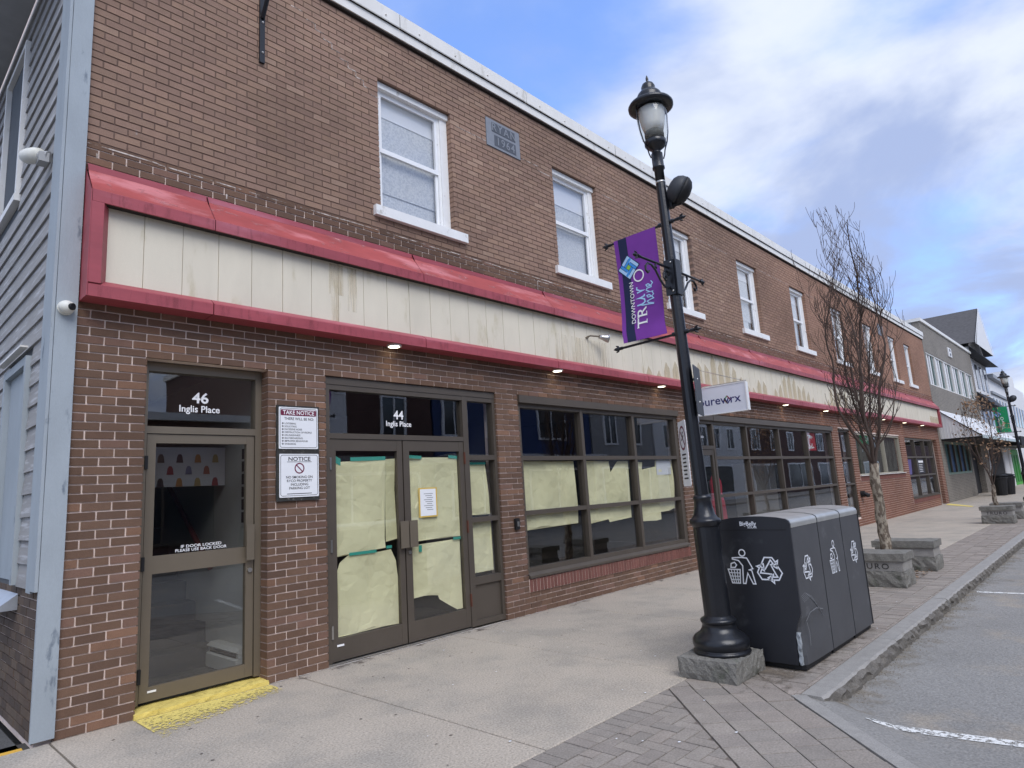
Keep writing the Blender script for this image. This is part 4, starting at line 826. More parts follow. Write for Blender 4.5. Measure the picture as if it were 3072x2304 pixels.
# worn yellow paint in front of the door step, and further along
M_yw = flaky('worn_yellow', lin(232, 212, 122), (0.36, 0.48), 34, .7)
def patch(pts, wear, label):
    mb = MB(); mb.add([(x, y, .0065) for x, y in pts], [tuple(range(len(pts)))] if len(pts) == 4 else [(0, 1, 4, 5), (1, 2, 3, 4)]); o = mb.build('painted_patch', M_yw); a = o.data.attributes.new('wear', 'FLOAT', 'POINT'); a.data.foreach_set('value', wear); return struct(o, label)
mb = MB(); n = 14; vs = []; wv = []
for i in range(n + 1):
    for j in range(7):
        fx = i / n; x = 1.715 + 1.05 * fx; dep = .62 - .36 * fx ** .7; vs.append((x, -.05 - dep * j / 6, .0062)); wv.append(-.05 + .20 * (j / 6) ** 1.4 + .09 * abs(fx - .45))
mb.add(vs, [(i * 7 + j, i * 7 + j + 1, (i + 1) * 7 + j + 1, (i + 1) * 7 + j) for i in range(n) for j in range(6)]); o = mb.build('painted_patch', M_yw)
a = o.data.attributes.new('wear', 'FLOAT', 'POINT'); a.data.foreach_set('value', wv); struct(o, 'worn yellow paint on the pavement before the single door')
patch([(30.9, -.15), (31.9, -.1), (29.4, -1.3), (28.9, -1.3)], [-.2] * 4, 'faded yellow paint patch by the end door')
# grime and gum on the concrete
mb = MB()
for i in range(230):
    x = rng.uniform(1.3, 14); y = -abs(rng.gauss(0, 1.3)) - .1
    if y < -2.9: continue
    r_ = rng.uniform(.003, .011); n = 6; mb.add([(x + r_ * math.cos(2 * math.pi * j / n) * rng.uniform(.7, 1.6), y + r_ * math.sin(2 * math.pi * j / n) * rng.uniform(.6, 1.1), .0045) for j in range(n)], [tuple(range(n))])
stuff(mb.build('gum_spots', mat('gum', lin(118, 110, 103), .9, .3, 20)), 'dark gum spots trodden into the concrete')
mb = MB()
for i in range(46):
    x = rng.uniform(1.6, 9); y = rng.uniform(-3.9, -.3); r_ = rng.uniform(.006, .014); n = 5; mb.add([(x + r_ * math.cos(2 * math.pi * j / n), y + r_ * .7 * math.sin(2 * math.pi * j / n), .0085) for j in range(n)], [tuple(range(n))])
stuff(mb.build('pale_spots', M_sign), 'pale gum spots on the pavement')
# dark drip stains along the wall foot
mb = MB(); vs = []; n = 120
for i in range(n + 1):
    x = 2.8 + 17.0 * i / n; vs += [(x, -.001, .0055), (x, -.016 - .012 * rng.random(), .0048)]
mb.add(vs, [(2 * i, 2 * i + 1, 2 * i + 3, 2 * i + 2) for i in range(n)]); stuff(mb.build('wall_foot_mortar', flaky('foot_mortar', lin(206, 200, 192), (.40, .56), 12, .95)), 'thin line of pale mortar at the wall foot')
M_drip = flaky('wall_foot_dirt', lin(112, 102, 95), (0.46, 0.62), 6, .95)
mb = MB(); vs = []; wv = []; n = 60
for i in range(n + 1):
    x = 2.8 + 17.0 * i / n
    for j in range(4): vs.append((x, -.004 - (.34 + .12 * math.sin(i * 2.3)) * j / 3, .0038)); wv.append(.03 + .22 * j / 3)
mb.add(vs, [(i * 4 + j, i * 4 + j + 1, (i + 1) * 4 + j + 1, (i + 1) * 4 + j) for i in range(n) for j in range(3)]); o = mb.build('wall_foot_dirt', M_drip); a = o.data.attributes.new('wear', 'FLOAT', 'POINT'); a.data.foreach_set('value', wv); stuff(o, 'band of dark dirt on the concrete along the wall foot')

# pavers
KI = -3.775
mb = MB()
bed = [(-6, -2.935), (120, -2.935), (120, KI), (4.73, KI), (2.2, -6.3), (-6, -6.3)]
mb.add([(x, y, -.012) for x, y in bed], [tuple(range(len(bed)))[::-1]]); PAV = struct(mb.build('paved_strip', M_pbed))
def clip(poly, a, b, c):
    """keep a*x+b*y<=c"""
    o = []
    for p, q in zip(poly, poly[1:] + poly[:1]):
        dp, dq = a * p[0] + b * p[1] - c, a * q[0] + b * q[1] - c
        if dp <= 0: o.append(p)
        if (dp < 0) != (dq < 0) and abs(dp - dq) > 1e-12: t = dp / (dp - dq); o.append((p[0] + (q[0] - p[0]) * t, p[1] + (q[1] - p[1]) * t))
    return o
def parea(p): return abs(sum(p[i][0] * p[(i + 1) % len(p)][1] - p[(i + 1) % len(p)][0] * p[i][1] for i in range(len(p)))) / 2
PV = []
def pav(poly, halves, tone=0):
    g = .0035; cx = sum(p[0] for p in poly) / len(poly); cy = sum(p[1] for p in poly) / len(poly)
    q = [(p[0] + math.copysign(min(g, abs(cx - p[0])), cx - p[0]), p[1] + math.copysign(min(g, abs(cy - p[1])), cy - p[1])) for p in poly] if tone != 2 else [(cx + (p[0] - cx) * .965, cy + (p[1] - cy) * .965) for p in poly]
    for h in halves:
        q = clip(q, *h)
        if len(q) < 3: return
    if parea(q) > .0012: PV.append((q, tone))
SQ = math.sqrt(2)
# soldier course along the concrete
x = 0.0
while x < 5.2: pav([(x, -3.13), (x + .1, -3.13), (x + .1, -2.94), (x, -2.94)], [(1, -1, 7.37)], 0); x += .1
# herringbone 90 degrees
u = .1
for i in range(-40, 80):
    for j in range(-80, 10):
        k = (i + j) % 4; X_, Y_ = i * u, -3.13 + j * u
        if X_ < .3 or X_ > 4.6 or Y_ < -6.0: continue
        if k == 0: pav([(X_, Y_), (X_ + 2 * u, Y_), (X_ + 2 * u, Y_ + u), (X_, Y_ + u)], [(1, -1, 7.37), (0, 1, -3.135)], 0)
        elif k == 2: pav([(X_, Y_), (X_ + u, Y_), (X_ + u, Y_ + 2 * u), (X_, Y_ + 2 * u)], [(1, -1, 7.37), (0, 1, -3.135)], 0)
# diagonal band
cols_ = [7.385, 7.625, 7.93, 8.175, 8.455]
for ci in range(4):
    u0, u1 = cols_[ci] / SQ, cols_[ci + 1] / SQ; t = -3.2 + ci * .07
    while t < 1.5:
        L_ = .172 if ci % 2 else .195
        P4 = [((u0 + t) / SQ, (t - u0) / SQ), ((u1 + t) / SQ, (t - u1) / SQ), ((u1 + t + L_) / SQ, (t + L_ - u1) / SQ), ((u0 + t + L_) / SQ, (t + L_ - u0) / SQ)]
        pav(P4, [(0, 1, -2.942), (-1, 1, -7.39), (1, -1, 8.45)], 2); t += L_
# strip behind the kerb
for r_ in range(0, 5):
    y1 = -2.94 - r_ * .2; x = 4.4 + (r_ % 2) * .05
    while x < 46: pav([(x, max(KI + .004, y1 - .2)), (x + .1, max(KI + .004, y1 - .2)), (x + .1, y1), (x, y1)], [(-1, 1, -8.46)], 1); x += .1
PV = [(p, t) for p, t in PV if all(yy > -6.3 for _, yy in p)]
def pcol(t):
    b = np.array(lin(*rng.choice([(149, 141, 132), (145, 137, 129), (152, 144, 135), (142, 135, 127), (148, 139, 130)]))); 
    if t == 1: b = np.array(lin(*rng.choice([(152, 143, 134), (147, 138, 129), (156, 146, 137)])))
    if rng.random() < .03: b = np.array(lin(126, 118, 111))
    return tuple(b * rng.uniform(.93, 1.07))
scp = []
for i, (p, t) in enumerate(PV):
    q = [(x, y, 0) for x, y in p]; q4 = (q * 2)[:4] if len(q) < 4 else q[:4]; scp.append((pxarea(q4), i))
psing = {i for ar, i in sorted(scp, reverse=True)[:298]}
mbs = MB(); pvar = {}
for i, (p, t) in enumerate(PV):
    dz = rng.uniform(-.003, .002); cx = sum(q[0] for q in p) / len(p); cy = sum(q[1] for q in p) / len(p)
    if i in psing:
        key = tuple((round(q[0] - cx, 4), round(q[1] - cy, 4)) for q in p) + (rng.randrange(7),)
        if key not in pvar:
            m1 = MB(); m1.col = pcol(t); pp_ = [(q[0] - cx, q[1] - cy) for q in p]; n = len(pp_)
            top = [(x * .985, y * .985, 0) for x, y in pp_]; mid = [(x, y, -.003) for x, y in pp_]; low = [(x, y, -.03) for x, y in pp_]
            m1.add(top + mid + low, [tuple(range(n))] + [(k * n + n + j, k * n + n + (j + 1) % n, k * n + (j + 1) % n, k * n + j) for k in range(2) for j in range(n)]); pvar[key] = m1.mesh('paver', M_paver, True)
        o = link('paver', pvar[key], PAV); o.location = (cx, cy, dz)
    else:
        mbs.col = pcol(t); n = len(p); mbs.add([(x, y, dz) for x, y in p] + [(x, y, -.03) for x, y in p], [tuple(range(n))] + [(n + j, n + (j + 1) % n, (j + 1) % n, j) for j in range(n)])
stuff(mbs.build('paver_field', M_paver, PAV, True))
# kerb stones
mb = MB(); mb.box(4.78, 120, -3.90, KI - .01, -.3, -.03); KB = struct(mb.build('kerb', M_kface))
x = 4.79; first = True
while x < 60:
    L_ = rng.uniform(1.7, 2.4); b = x + L_; mb = MB(); nn = int(L_ / .07); dz = rng.uniform(-.003, .004); rn = random.Random(int(x * 100))
    prof = lambda t, xx: [(KI, -.06), (KI, .001 + dz), (KI - .006, .006 + dz), (-3.918 + rn.uniform(-.005, .005), .005 + dz), (-3.932 + rn.uniform(-.009, .006), -.008 + dz + rn.uniform(-.006, .004)), (-3.938 + rn.uniform(-.02, .012), -.045 + rn.uniform(-.01, .01)), (-3.935 + rn.uniform(-.022, .012), -.085 + rn.uniform(-.01, .01)), (-3.93 + rn.uniform(-.015, .015), -.20)]
    vs = []
    for i in range(nn + 1): xx = x + .003 + (L_ - .006) * i / nn; vs += [(xx, y_, z_) for y_, z_ in prof(0, xx)]
    mb.add(vs, [(i * 8 + j, i * 8 + j + 1, (i + 1) * 8 + j + 1, (i + 1) * 8 + j) for i in range(nn) for j in range(7)] + [tuple(range(8)), tuple(range(nn * 8, nn * 8 + 8))[::-1]])
    o = mb.build('kerb_stone', M_granite_s, KB); o.data.materials.append(M_kface); o.data.polygons.foreach_set('material_index', [1 if (i < nn * 7 and i % 7 >= 4) else 0 for i in range(len(o.data.polygons))]); x = b
t = (4.752 - 3.746) / SQ; u0, u1 = 8.465 / SQ, 8.61 / SQ
while t > -4.2:
    t1 = t - rng.uniform(1.1, 1.6); mb = MB(); P = lambda uu, tt, zz: ((uu + tt) / SQ, (tt - uu) / SQ, zz)
    a, b = t - .002, t1 + .002; mb.add([P(u0, a, .004), P(u1, a, .001), P(u1, b, .001), P(u0, b, .004), P(u0, a, -.15), P(u1, a, -.15), P(u1, b, -.15), P(u0, b, -.15)], [(0, 3, 2, 1), (0, 1, 5, 4), (1, 2, 6, 5), (2, 3, 7, 6), (3, 0, 4, 7)]); mb.build('kerb_stone', M_granite_s, KB, label='flush kerb stone' if t > 0 else None); t = t1
# opposite pavement
mb = MB(); mb.box(-40, 160, -18, -13, -.3, .02); struct(mb.build('far_sidewalk', M_conc))

mb = MB()
for i in range(1100):
    x = 5.0 + abs(rng.gauss(0, 7)); y = -3.945 - abs(rng.gauss(0, .07)); r_ = rng.uniform(.002, .006); z_ = road_z(x, y)
    mb.add([(x - r_, y - r_, z_), (x + r_, y - r_ * .6, z_), (x + r_ * .4, y + r_, z_), (x, y, z_ + r_ * 1.2)], [(0, 1, 3), (1, 2, 3), (2, 0, 3)])
stuff(mb.build('gutter_grit', mat('grit', lin(150, 138, 122), .95, .3, 40)), 'sand and grit lying along the kerb')
M_gdirt = flaky('gutter_dirt', lin(150, 141, 126), (0.46, 0.80), 5, .95)
mb = MB(); vs = []; wv = []; n = 90
for i in range(n + 1):
    x = 4.95 + 22 * (i / n) ** 1.5
    for j in range(5): y = -3.93 - (.42 + .14 * math.sin(i * 1.3)) * j / 4; vs.append((x, y, road_z(x, y) + .003)); wv.append(-.06 + .26 * j / 4)
mb.add(vs, [(i * 5 + j, i * 5 + j + 1, (i + 1) * 5 + j + 1, (i + 1) * 5 + j) for i in range(n) for j in range(4)]); o = mb.build('gutter_dirt', M_gdirt); a = o.data.attributes.new('wear', 'FLOAT', 'POINT'); a.data.foreach_set('value', wv); stuff(o, 'band of pale sand on the asphalt along the kerb')
M_bdirt_shade = flaky('paver_dirt', lin(120, 110, 98), (0.42, 0.64), 8, .95)  # dirt tone that also paints in contact shade round the bins
mb = MB(); vs = []; wv = []
for i in range(25):
    for j in range(9): x = 4.5 + 2.9 * i / 24; y = -3.76 + .80 * j / 8; e_ = min(i, 24 - i, j * 3, (8 - j) * 3) / 6; vs.append((x, y, .0062)); wv.append(.22 - .26 * min(1, e_))
mb.add(vs, [(i * 9 + j, (i + 1) * 9 + j, (i + 1) * 9 + j + 1, i * 9 + j + 1) for i in range(24) for j in range(8)]); o = mb.build('paver_dirt', M_bdirt_shade); a = o.data.attributes.new('wear', 'FLOAT', 'POINT'); a.data.foreach_set('value', wv); stuff(o, 'dirt and painted contact shade on the pavers round the bins')
# ------------------------------------------------------------------ street lamp
LX, LY = 5.02, -3.1; LEAN = (-.0104, .0203)
c = thing('granite_block', 'rough granite block under the near black lamp post', 'granite block', (LX, LY, 0))
mb = MB(); mb.rough(4.74, 5.262, -3.345, -2.855, 0.002, .158, .035, .0055, 21); mb.build('block', M_granite, c)
def lamp(label, group):
    c = thing('street_lamp', label, 'street lamp', (LX, LY, .158), group)
    bx, by = LX + .005, LY - .005
    def L(prof, nm, m, n=28): mb = MB(); mb.smooth = True; mb.lathe([(r_, z_ - .158) for r_, z_ in prof], (bx, by, .158), n, lean=LEAN); return mb.build(nm, m, c)
    L([(.0, .159), (.222, .160), (.224, .175), (.215, .186), (.205, .19), (.212, .20), (.222, .225), (.218, .262), (.196, .29), (.155, .315), (.135, .345), (.128, .375), (.132, .382), (.140, .392), (.140, .408), (.13, .418), (.108, .428), (.105, .44), (.0, .441)], 'base_bell', M_black, 32)
    mb = MB(); n = 16; ring = []
    for z_ in (.435, 1.137):
        for j in range(n * 2):
            th = math.pi * j / n; r_ = .1045 if j % 2 == 0 else .1035; ring.append((bx + LEAN[0] * (z_ - .158) + r_ * math.cos(th), by + LEAN[1] * (z_ - .158) + r_ * math.sin(th), z_))
    m2 = 2 * n; mb.add(ring, [(j, (j + 1) % m2, m2 + (j + 1) % m2, m2 + j) for j in range(m2)]); mb.build('base_column', M_black, c)
    L([(.0, 1.136), (.108, 1.137), (.112, 1.15), (.124, 1.165), (.128, 1.182), (.122, 1.197), (.105, 1.207), (.088, 1.235), (.076, 1.29), (.068, 1.345), (.072, 1.358), (.076, 1.37), (.070, 1.382), (.062, 1.395), (.0, 1.396)], 'collar', M_black)
    mb = MB(); n = 12; ring = []
    for z_, r0 in ((1.39, .058), (4.2, .043)):
        for j in range(n * 2):
            th = math.pi * j / n; r_ = r0 if j % 2 == 0 else r0 * .955; ring.append((bx + LEAN[0] * (z_ - .158) + r_ * math.cos(th), by + LEAN[1] * (z_ - .158) + r_ * math.sin(th), z_))
    m2 = 2 * n; mb.add(ring, [(j, (j + 1) % m2, m2 + (j + 1) % m2, m2 + j) for j in range(m2)]); mb.build('shaft', M_black, c)
    L([(.0, 4.18), (.044, 4.181), (.044, 4.20), (.0, 4.201)], 'band', MATS['steel'])
    L([(.0, 4.2), (.042, 4.201), (.043, 4.32), (.055, 4.325), (.055, 4.345), (.051, 4.35), (.051, 4.475), (.035, 4.48), (.035, 4.5), (.055, 4.52), (.085, 4.545), (.098, 4.565), (.098, 4.60), (.085, 4.61), (.0, 4.611)], 'lamp_holder', M_black)
    L([(.0, 4.612), (.085, 4.613), (.088, 4.66), (.085, 4.688), (.0, 4.689)], 'burner', mat('burner_grey', lin(92, 92, 88), .6, .15))
    L([(.097, 4.602), (.112, 4.63), (.126, 4.70), (.138, 4.80), (.142, 4.90), (.139, 4.93)], 'globe', glass('globe_glass', (.9, .91, .9), .8, .05))
    L([(.0, 4.69), (.085, 4.691), (.104, 4.76), (.118, 4.84), (.122, 4.915), (.0, 4.916)], 'diffuser', mat('diffuser', lin(236, 234, 226), .3, .14, 9, stretch=(1, 1, .4)))
    L([(.0, 4.925), (.14, 4.926), (.185, 4.925), (.204, 4.935), (.206, 4.955), (.196, 4.972), (.16, 4.992), (.122, 5.01), (.115, 5.02), (.118, 5.045), (.105, 5.075), (.085, 5.098), (.066, 5.11), (.062, 5.12), (.064, 5.15), (.052, 5.178), (.03, 5.195), (.016, 5.205), (.010, 5.213), (.013, 5.225), (.012, 5.245), (.003, 5.272), (.0, 5.273)], 'cap', M_black)
    ax = lambda z_: (bx + LEAN[0] * (z_ - .158), by + LEAN[1] * (z_ - .158))
    for th in (2.55, 5.6, .9):
        p = []; 
        for r_, z_ in ((.148, 4.93), (.146, 4.85), (.135, 4.70), (.115, 4.60), (.085, 4.52), (.075, 4.47), (.06, 4.43)): a_ = ax(z_); p.append((a_[0] + r_ * math.cos(th), a_[1] + r_ * math.sin(th), z_))
        mb = MB(); mb.tube(p, .0065, 6); mb.build('cage_rod', M_black, c)
    # banner arms along Y, fleur-de-lis tips
    def tip(mb, p, d):
        p = Vector(p); d = Vector(d); q = Vector((0, 0, 1)); mb.tube([p, p + d * .03], .016, 8); mb.tube([p + d * .03, p + d * .07, p + d * .10], [.008, .017, .002], 8)
        for s_ in (-1, 1): mb.tube([p + d * .035, p + d * .05 + q * .022 * s_, p + d * .07 + q * .032 * s_], [.008, .011, .004], 6)
    for z_ in (3.80, 2.785):
        a_ = ax(z_); mb = MB(); mb.tube([(a_[0], a_[1] - .10, z_), (a_[0], a_[1] + .60, z_ - .015)], .0115, 8); tip(mb, (a_[0], a_[1] + .60, z_ - .015), (0, 1, 0)); tip(mb, (a_[0], a_[1] - .10, z_), (0, -1, 0)); mb.tube([(a_[0], a_[1] - .075, z_), (a_[0], a_[1] + .075, z_)], .019, 10); mb.build('banner_arm', M_black, c)
    # basket bracket along X
    z_ = 3.37; a_ = ax(z_); mb = MB(); mb.box(a_[0] - .062, a_[0] - .046, a_[1] - .045, a_[1] + .045, 3.12, 3.44); mb.box(a_[0] + .046, a_[0] + .062, a_[1] - .045, a_[1] + .045, 3.12, 3.44); mb.box(a_[0] - .045, a_[0] + .045, a_[1] - .062, a_[1] - .047, 3.12, 3.44); mb.build('bracket_plate', M_black, c)
    for zz in (3.15, 3.41): mb = MB(); mb.smooth = True; mb.sphere((a_[0] - .064, a_[1] - .025, zz), .010, 8, 6); mb.build('bolt', MATS['steel'], c)
    for s_ in (-1, 1):
        mb = MB(); X_ = lambda d, z1: (a_[0] + s_ * d, a_[1] + .005, z1)
        mb.tube([X_(.06, 3.37), X_(.52, 3.365)], .011, 8); tip(mb, X_(.52, 3.365), (s_, 0, 0))
        sp = [X_(.46 + .045 * math.cos(t_) , 3.30 + .045 * math.sin(t_)) for t_ in [2.2 - .35 * q for q in range(14)]]
        main = [X_(d_, z1) for d_, z1 in ((.10, 3.28), (.115, 3.305), (.14, 3.30), (.148, 3.265), (.13, 3.225), (.10, 3.20), (.075, 3.215), (.07, 3.25))]
        mb.tube([X_(.062, 3.30), X_(.075, 3.325), X_(.11, 3.33), X_(.145, 3.305), X_(.15, 3.26), X_(.12, 3.235), X_(.10, 3.255), X_(.11, 3.285)], .010, 7)
        mb.tube([X_(.062, 3.19), X_(.10, 3.17), (X_(.16, 3.185)), X_(.22, 3.23), X_(.28, 3.30), X_(.34, 3.335), X_(.40, 3.335), X_(.44, 3.30), X_(.44, 3.265), X_(.41, 3.25), X_(.385, 3.27)], .010, 7)
        mb.tube([X_(.27, 3.362), X_(.275, 3.33), X_(.262, 3.318)], .010, 6); mb.build('scroll_bracket', M_black, c)
    return c, ax
LAMP, axf = lamp('tall black lamp post with scroll brackets on the granite block', 'black heritage lamp posts')
L2 = copy_tree(LAMP); L2.location = (31.6, -2.78, .05); L2['label'] = 'distant black lamp post carrying the green banner'
# loudspeaker on the post
def speaker(label, off):
    c = thing('loudspeaker', label, 'loudspeaker', (5.0, -3.05, 4.1), 'loudspeakers on lamp posts')
    a_ = axf(4.09); r_ = Vector((.457, -.889, 0)); ctr = Vector((a_[0], a_[1], 4.085)) + r_ * .155; d = Vector((.62, -.62, -.48)).normalized()
    mb = MB(); mb.smooth = True; mb.tube([ctr - d * .105, ctr - d * .095, ctr - d * .07, ctr - d * .03, ctr + d * .005], [.03, .075, .108, .128, .131], 22); mb.build('housing', mat('speaker_grey', lin(58, 60, 64), .55, .1), c)
    mb = MB(); mb.smooth = True; mb.tube([ctr + d * .006, ctr + d * .03, ctr + d * .065, ctr + d * .09, ctr + d * .10], [.134, .130, .108, .065, .01], 22); mb.build('front_dome', M_blackflat, c)
    mb = MB(); mb.box(a_[0] + .02, a_[0] + .07, a_[1] - .075, a_[1] - .03, 3.94, 4.08); mb.tube([(a_[0] + .05, a_[1] - .06, 3.96), tuple(ctr - Vector((0, 0, .12)))], .016, 8); mb.build('mount', M_blackflat, c)
    c.location = c.location + Vector(off); return c
speaker('black domed loudspeaker clamped to the near lamp post', (0, 0, 0)); speaker('small black loudspeaker on the distant lamp post', (31.6 - LX, -2.78 - LY, -.108))
# banners
def banner(label, off, base, stripe, extra):
    c = thing('banner', label, 'banner', (4.975, -2.7, 3.3)); bx = 4.972
    def bend(y_, z_): return bx + .035 * math.sin((z_ - 2.79) * 3.1) * (.4 + (y_ + 2.93) * 1.2) - .06 * math.exp(-((z_ - 2.79) / .12) ** 2) * .5
    y0, y1, z0, z1 = -2.925, -2.475, 2.795, 3.80
    def G(P_, w_, nm, m, shrink=0.0):
        (ya, yb), (za, zb) = P_; mb = MB(); mb.smooth = True; n, k = max(1, int(abs(yb - ya) / .045)), max(1, int((zb - za) / .04))
        sk = lambda zz: -.03 * math.exp(-((zz - 2.79) / .09) ** 2)
        vs = [(bend(ya + (yb - ya) * i / n, za + (zb - za) * j / k) - w_, ya + (yb - ya) * i / n + sk(za + (zb - za) * j / k), za + (zb - za) * j / k) for j in range(k + 1) for i in range(n + 1)]
        fs = [(j * (n + 1) + i, j * (n + 1) + i + 1, (j + 1) * (n + 1) + i + 1, (j + 1) * (n + 1) + i) for j in range(k) for i in range(n)]
        if w_ == 0:
            q = len(vs); vs += [(x + .004, y, z) for x, y, z in vs]; fs += [tuple(reversed([v + q for v in f])) for f in fs[:]]
        mb.add(vs, fs); return mb.build(nm, m, c)
    G(((y0, y1), (z0, z1)), 0, 'cloth', base); G(((-2.613, -2.521), (z0 + .002, z1 - .002)), .0015, 'stripe', stripe)
    PT_ = lambda yb, zb: (lambda u, v, w=0: (bend(yb + v, zb + u) - .004 - w, yb + v, zb + u))
    extra(c, PT_, bend); c.location = c.location + Vector(off); return c
M_ltblue = mat('light_blue_print', lin(176, 214, 246), .6, 0); M_skyb = mat('blue_print', lin(66, 150, 224), .6, 0); M_lime = mat('lime_print', lin(150, 206, 70), .6, 0); M_navy = mat('navy_print', lin(26, 36, 72), .6, .05)
def hand(mb, strokes, sc2, wd, P):
    for s_ in strokes: ribbon(mb, [(a * sc2, b * sc2) for a, b in s_], wd, P, w=.001)
def logo(c, PT_, cy, cz, hw):
    P = PT_(cy, cz)
    mb = MB(); mb.prism([(0, hw * 1.05), (hw, 0), (0, -hw * 1.05), (-hw, 0)], lambda a, b, w: P(a, b, w * .001), 1); mb.build('emblem', M_navy, c)
    q = hw * .95
    def dia(cx, cyy, r_, m): mb = MB(); mb.add([P(cx, cyy + r_, .0016), P(cx - r_, cyy, .0016), P(cx, cyy - r_, .0016), P(cx + r_, cyy, .0016)], [(0, 1, 2, 3)]); mb.build('emblem_piece', m, c)
    dia(0, 0, q, M_ltblue)
    def bar(p0, p1, q0, q1, m, w_):
        g = .03; pts = [(p0 + g, q0 + g), (p1 - g, q0 + g), (p1 - g, q1 - g), (p0 + g, q1 - g)]; mb = MB(); mb.add([P((a - b) * q / 2, (a + b) * q / 2, w_) for a, b in pts], [(0, 1, 2, 3)]); mb.build('emblem_piece', m, c)
    for (p0, p1, q0, q1) in ((-.62, -.26, -.26, 1), (-1, .26, -.62, -.26), (.26, .62, -1, .26), (-.26, 1, .26, .62)):
        bar(p0 - .05, p1 + .05, q0 - .05, min(1.03, q1 + .05), M_navy, .0019); bar(p0, p1, q0, q1, M_skyb, .0023)
    bar(-.26, .26, -.26, .26, M_lime, .0026)
U_ = [[(0, .55), (.02, .2), (.12, .02), (.28, .05), (.38, .3), (.40, .55), (.40, .3), (.46, .05), (.56, .02)]]
R_ = [[(0, .5), (.06, 0), (.08, .3), (.2, .5), (.34, .48)]]
HERE = [[(0, .02), (.06, .5), (.12, .95), (.06, .7), (.05, .02), (.12, .35), (.22, .42), (.27, .2), (.30, .02), (.42, .12)], [(.42, .12), (.55, .28), (.52, .42), (.42, .36), (.42, .12), (.52, .0), (.66, .08)], [(.68, 0), (.70, .4), (.72, .25), (.82, .42), (.92, .38), (.94, .1), (1.02, .1)], [(1.02, .12), (1.15, .28), (1.12, .42), (1.02, .36), (1.02, .12), (1.14, .0), (1.28, .1)]]
def purple(c, PT_, bend):
    logo(c, PT_, -2.603, 3.51, .118)
    mb = MB(); text_mb(mb, 'DOWNTOWN', .062, PT_(-2.632, 3.165), bold=.008, w=.001, sx=.98); mb.build('lettering', M_letter, c)
    mb = MB(); text_mb(mb, 'TR', .145, PT_(-2.752, 2.905), 'LEFT', .004, .001, sx=1.12); P = PT_(-2.752, 2.905)
    for a in (.022, .13): pass
    ribbon(mb, [(.035, 0), (.075, 0)], .008, P, w=.0014); ribbon(mb, [(.108, 0), (.15, 0)], .008, P, w=.0014); ribbon(mb, [(.006, .080), (.006, .104)], .007, P, w=.0014); ribbon(mb, [(.104, .080), (.104, .104)], .007, P, w=.0014)
    ribbon(mb, [(.5 + .052 * math.cos(t_ * .262), .052 + .052 * math.sin(t_ * .262)) for t_ in range(24)], .013, P, True, w=.001); mb.build('lettering', M_letter, c)
    mb = MB(); hand(mb, U_, .165, .014, PT_(-2.747, 3.125)); hand(mb, R_, .165, .014, PT_(-2.747, 3.245)); hand(mb, HERE, .17, .010, PT_(-2.838, 3.105)); mb.build('script_lettering', M_ltblue, c)
banner('purple banner with white town lettering on the near lamp post', (0, 0, 0), mat('purple_cloth', lin(124, 58, 156), .6, .08, 5), M_navy, purple)
def green(c, PT_, bend):
    logo(c, PT_, -2.60, 3.52, .12); mb = MB(); text_mb(mb, 'TRurO', .14, PT_(-2.76, 2.92), 'LEFT', .006, .001, sx=1.2); mb.build('lettering', M_letter, c); mb = MB(); text_mb(mb, 'DOWNTOWN', .06, PT_(-2.632, 3.165), bold=.008, w=.001); mb.build('lettering', M_letter, c)
banner('green banner with blue emblem on the distant lamp post', (31.6 - LX, -2.78 - LY, -.108), mat('green_cloth', lin(30, 150, 96), .6, .06, 5), mat('dark_green_print', lin(20, 84, 78), .6, .05), green)
# white narrow sign and dark plate on the near post
a_ = axf(1.75); r_ = Vector((.457, -.889)); h_ = Vector((.889, .457)); dd = (r_ * .25 - h_ * .968).normalized(); nn_ = Vector((-dd.y, dd.x)); nn_ = -nn_ if nn_.dot(h_) > 0 else nn_
o_ = Vector((a_[0], a_[1])) - r_ * .098
c = thing('no_skating_sign', 'narrow white prohibition sign with red ring on the near lamp post', 'sign', (o_.x, o_.y, 1.75))
SP = lambda u, v, w=0: (o_.x + dd.x * u + nn_.x * w, o_.y + dd.y * u + nn_.y * w, 1.745 + v)
mb = MB(); mb.prism(rrect(-.135, .135, -.275, .275, .02), lambda a, b, w: SP(a, b, -w), .004); mb.build('panel', M_sign, c)
mb = MB(); ribbon(mb, arc(0, .13, .095, 0, 2 * math.pi, 24)[:-1], .018, SP, True, w=.002); ribbon(mb, [(-.066, .197), (.066, .063)], .016, SP, w=.0025); mb.build('prohibition_ring', M_mar, c)
mb = MB(); ribbon(mb, [(-.05, .11), (.04, .15)], .012, SP, w=.0018); ribbon(mb, [(-.01, .13), (.0, .17), (.03, .18)], .014, SP, w=.0018)
for i in range(7): ribbon(mb, [(-.07 + .01 * (i % 2), -.01 - i * .033), (.07 - .012 * (i % 3), -.01 - i * .033)], .013, SP, w=.002)
mb.build('print', M_ink, c)
a_ = axf(2.27); o2 = Vector((a_[0], a_[1])) + r_ * .088 + h_ * .04; d2 = (h_ * .985 + r_ * .17).normalized()
c = thing('sign_plate', 'dark plate seen from its edge on the near lamp post', 'sign', (o2.x, o2.y, 2.27))
mb = MB(); q2 = Vector((-d2.y, d2.x)); SP2 = lambda u, v, w=0: (o2.x + d2.x * u + q2.x * w, o2.y + d2.y * u + q2.y * w, 2.27 + v)
mb.prism(rrect(-.15, .15, -.21, .21, .015), lambda a, b, w: SP2(a, b, w), .006); mb.build('panel', mat('plate_grey', lin(64, 68, 74), .5, .1), c)
mb = MB(); mb.tube([SP2(0, .1, 0), (a_[0], a_[1], 2.37)], .012, 6); mb.tube([SP2(0, -.1, 0), (a_[0], a_[1], 2.17)], .012, 6); mb.build('clamp', MATS['steel'], c)

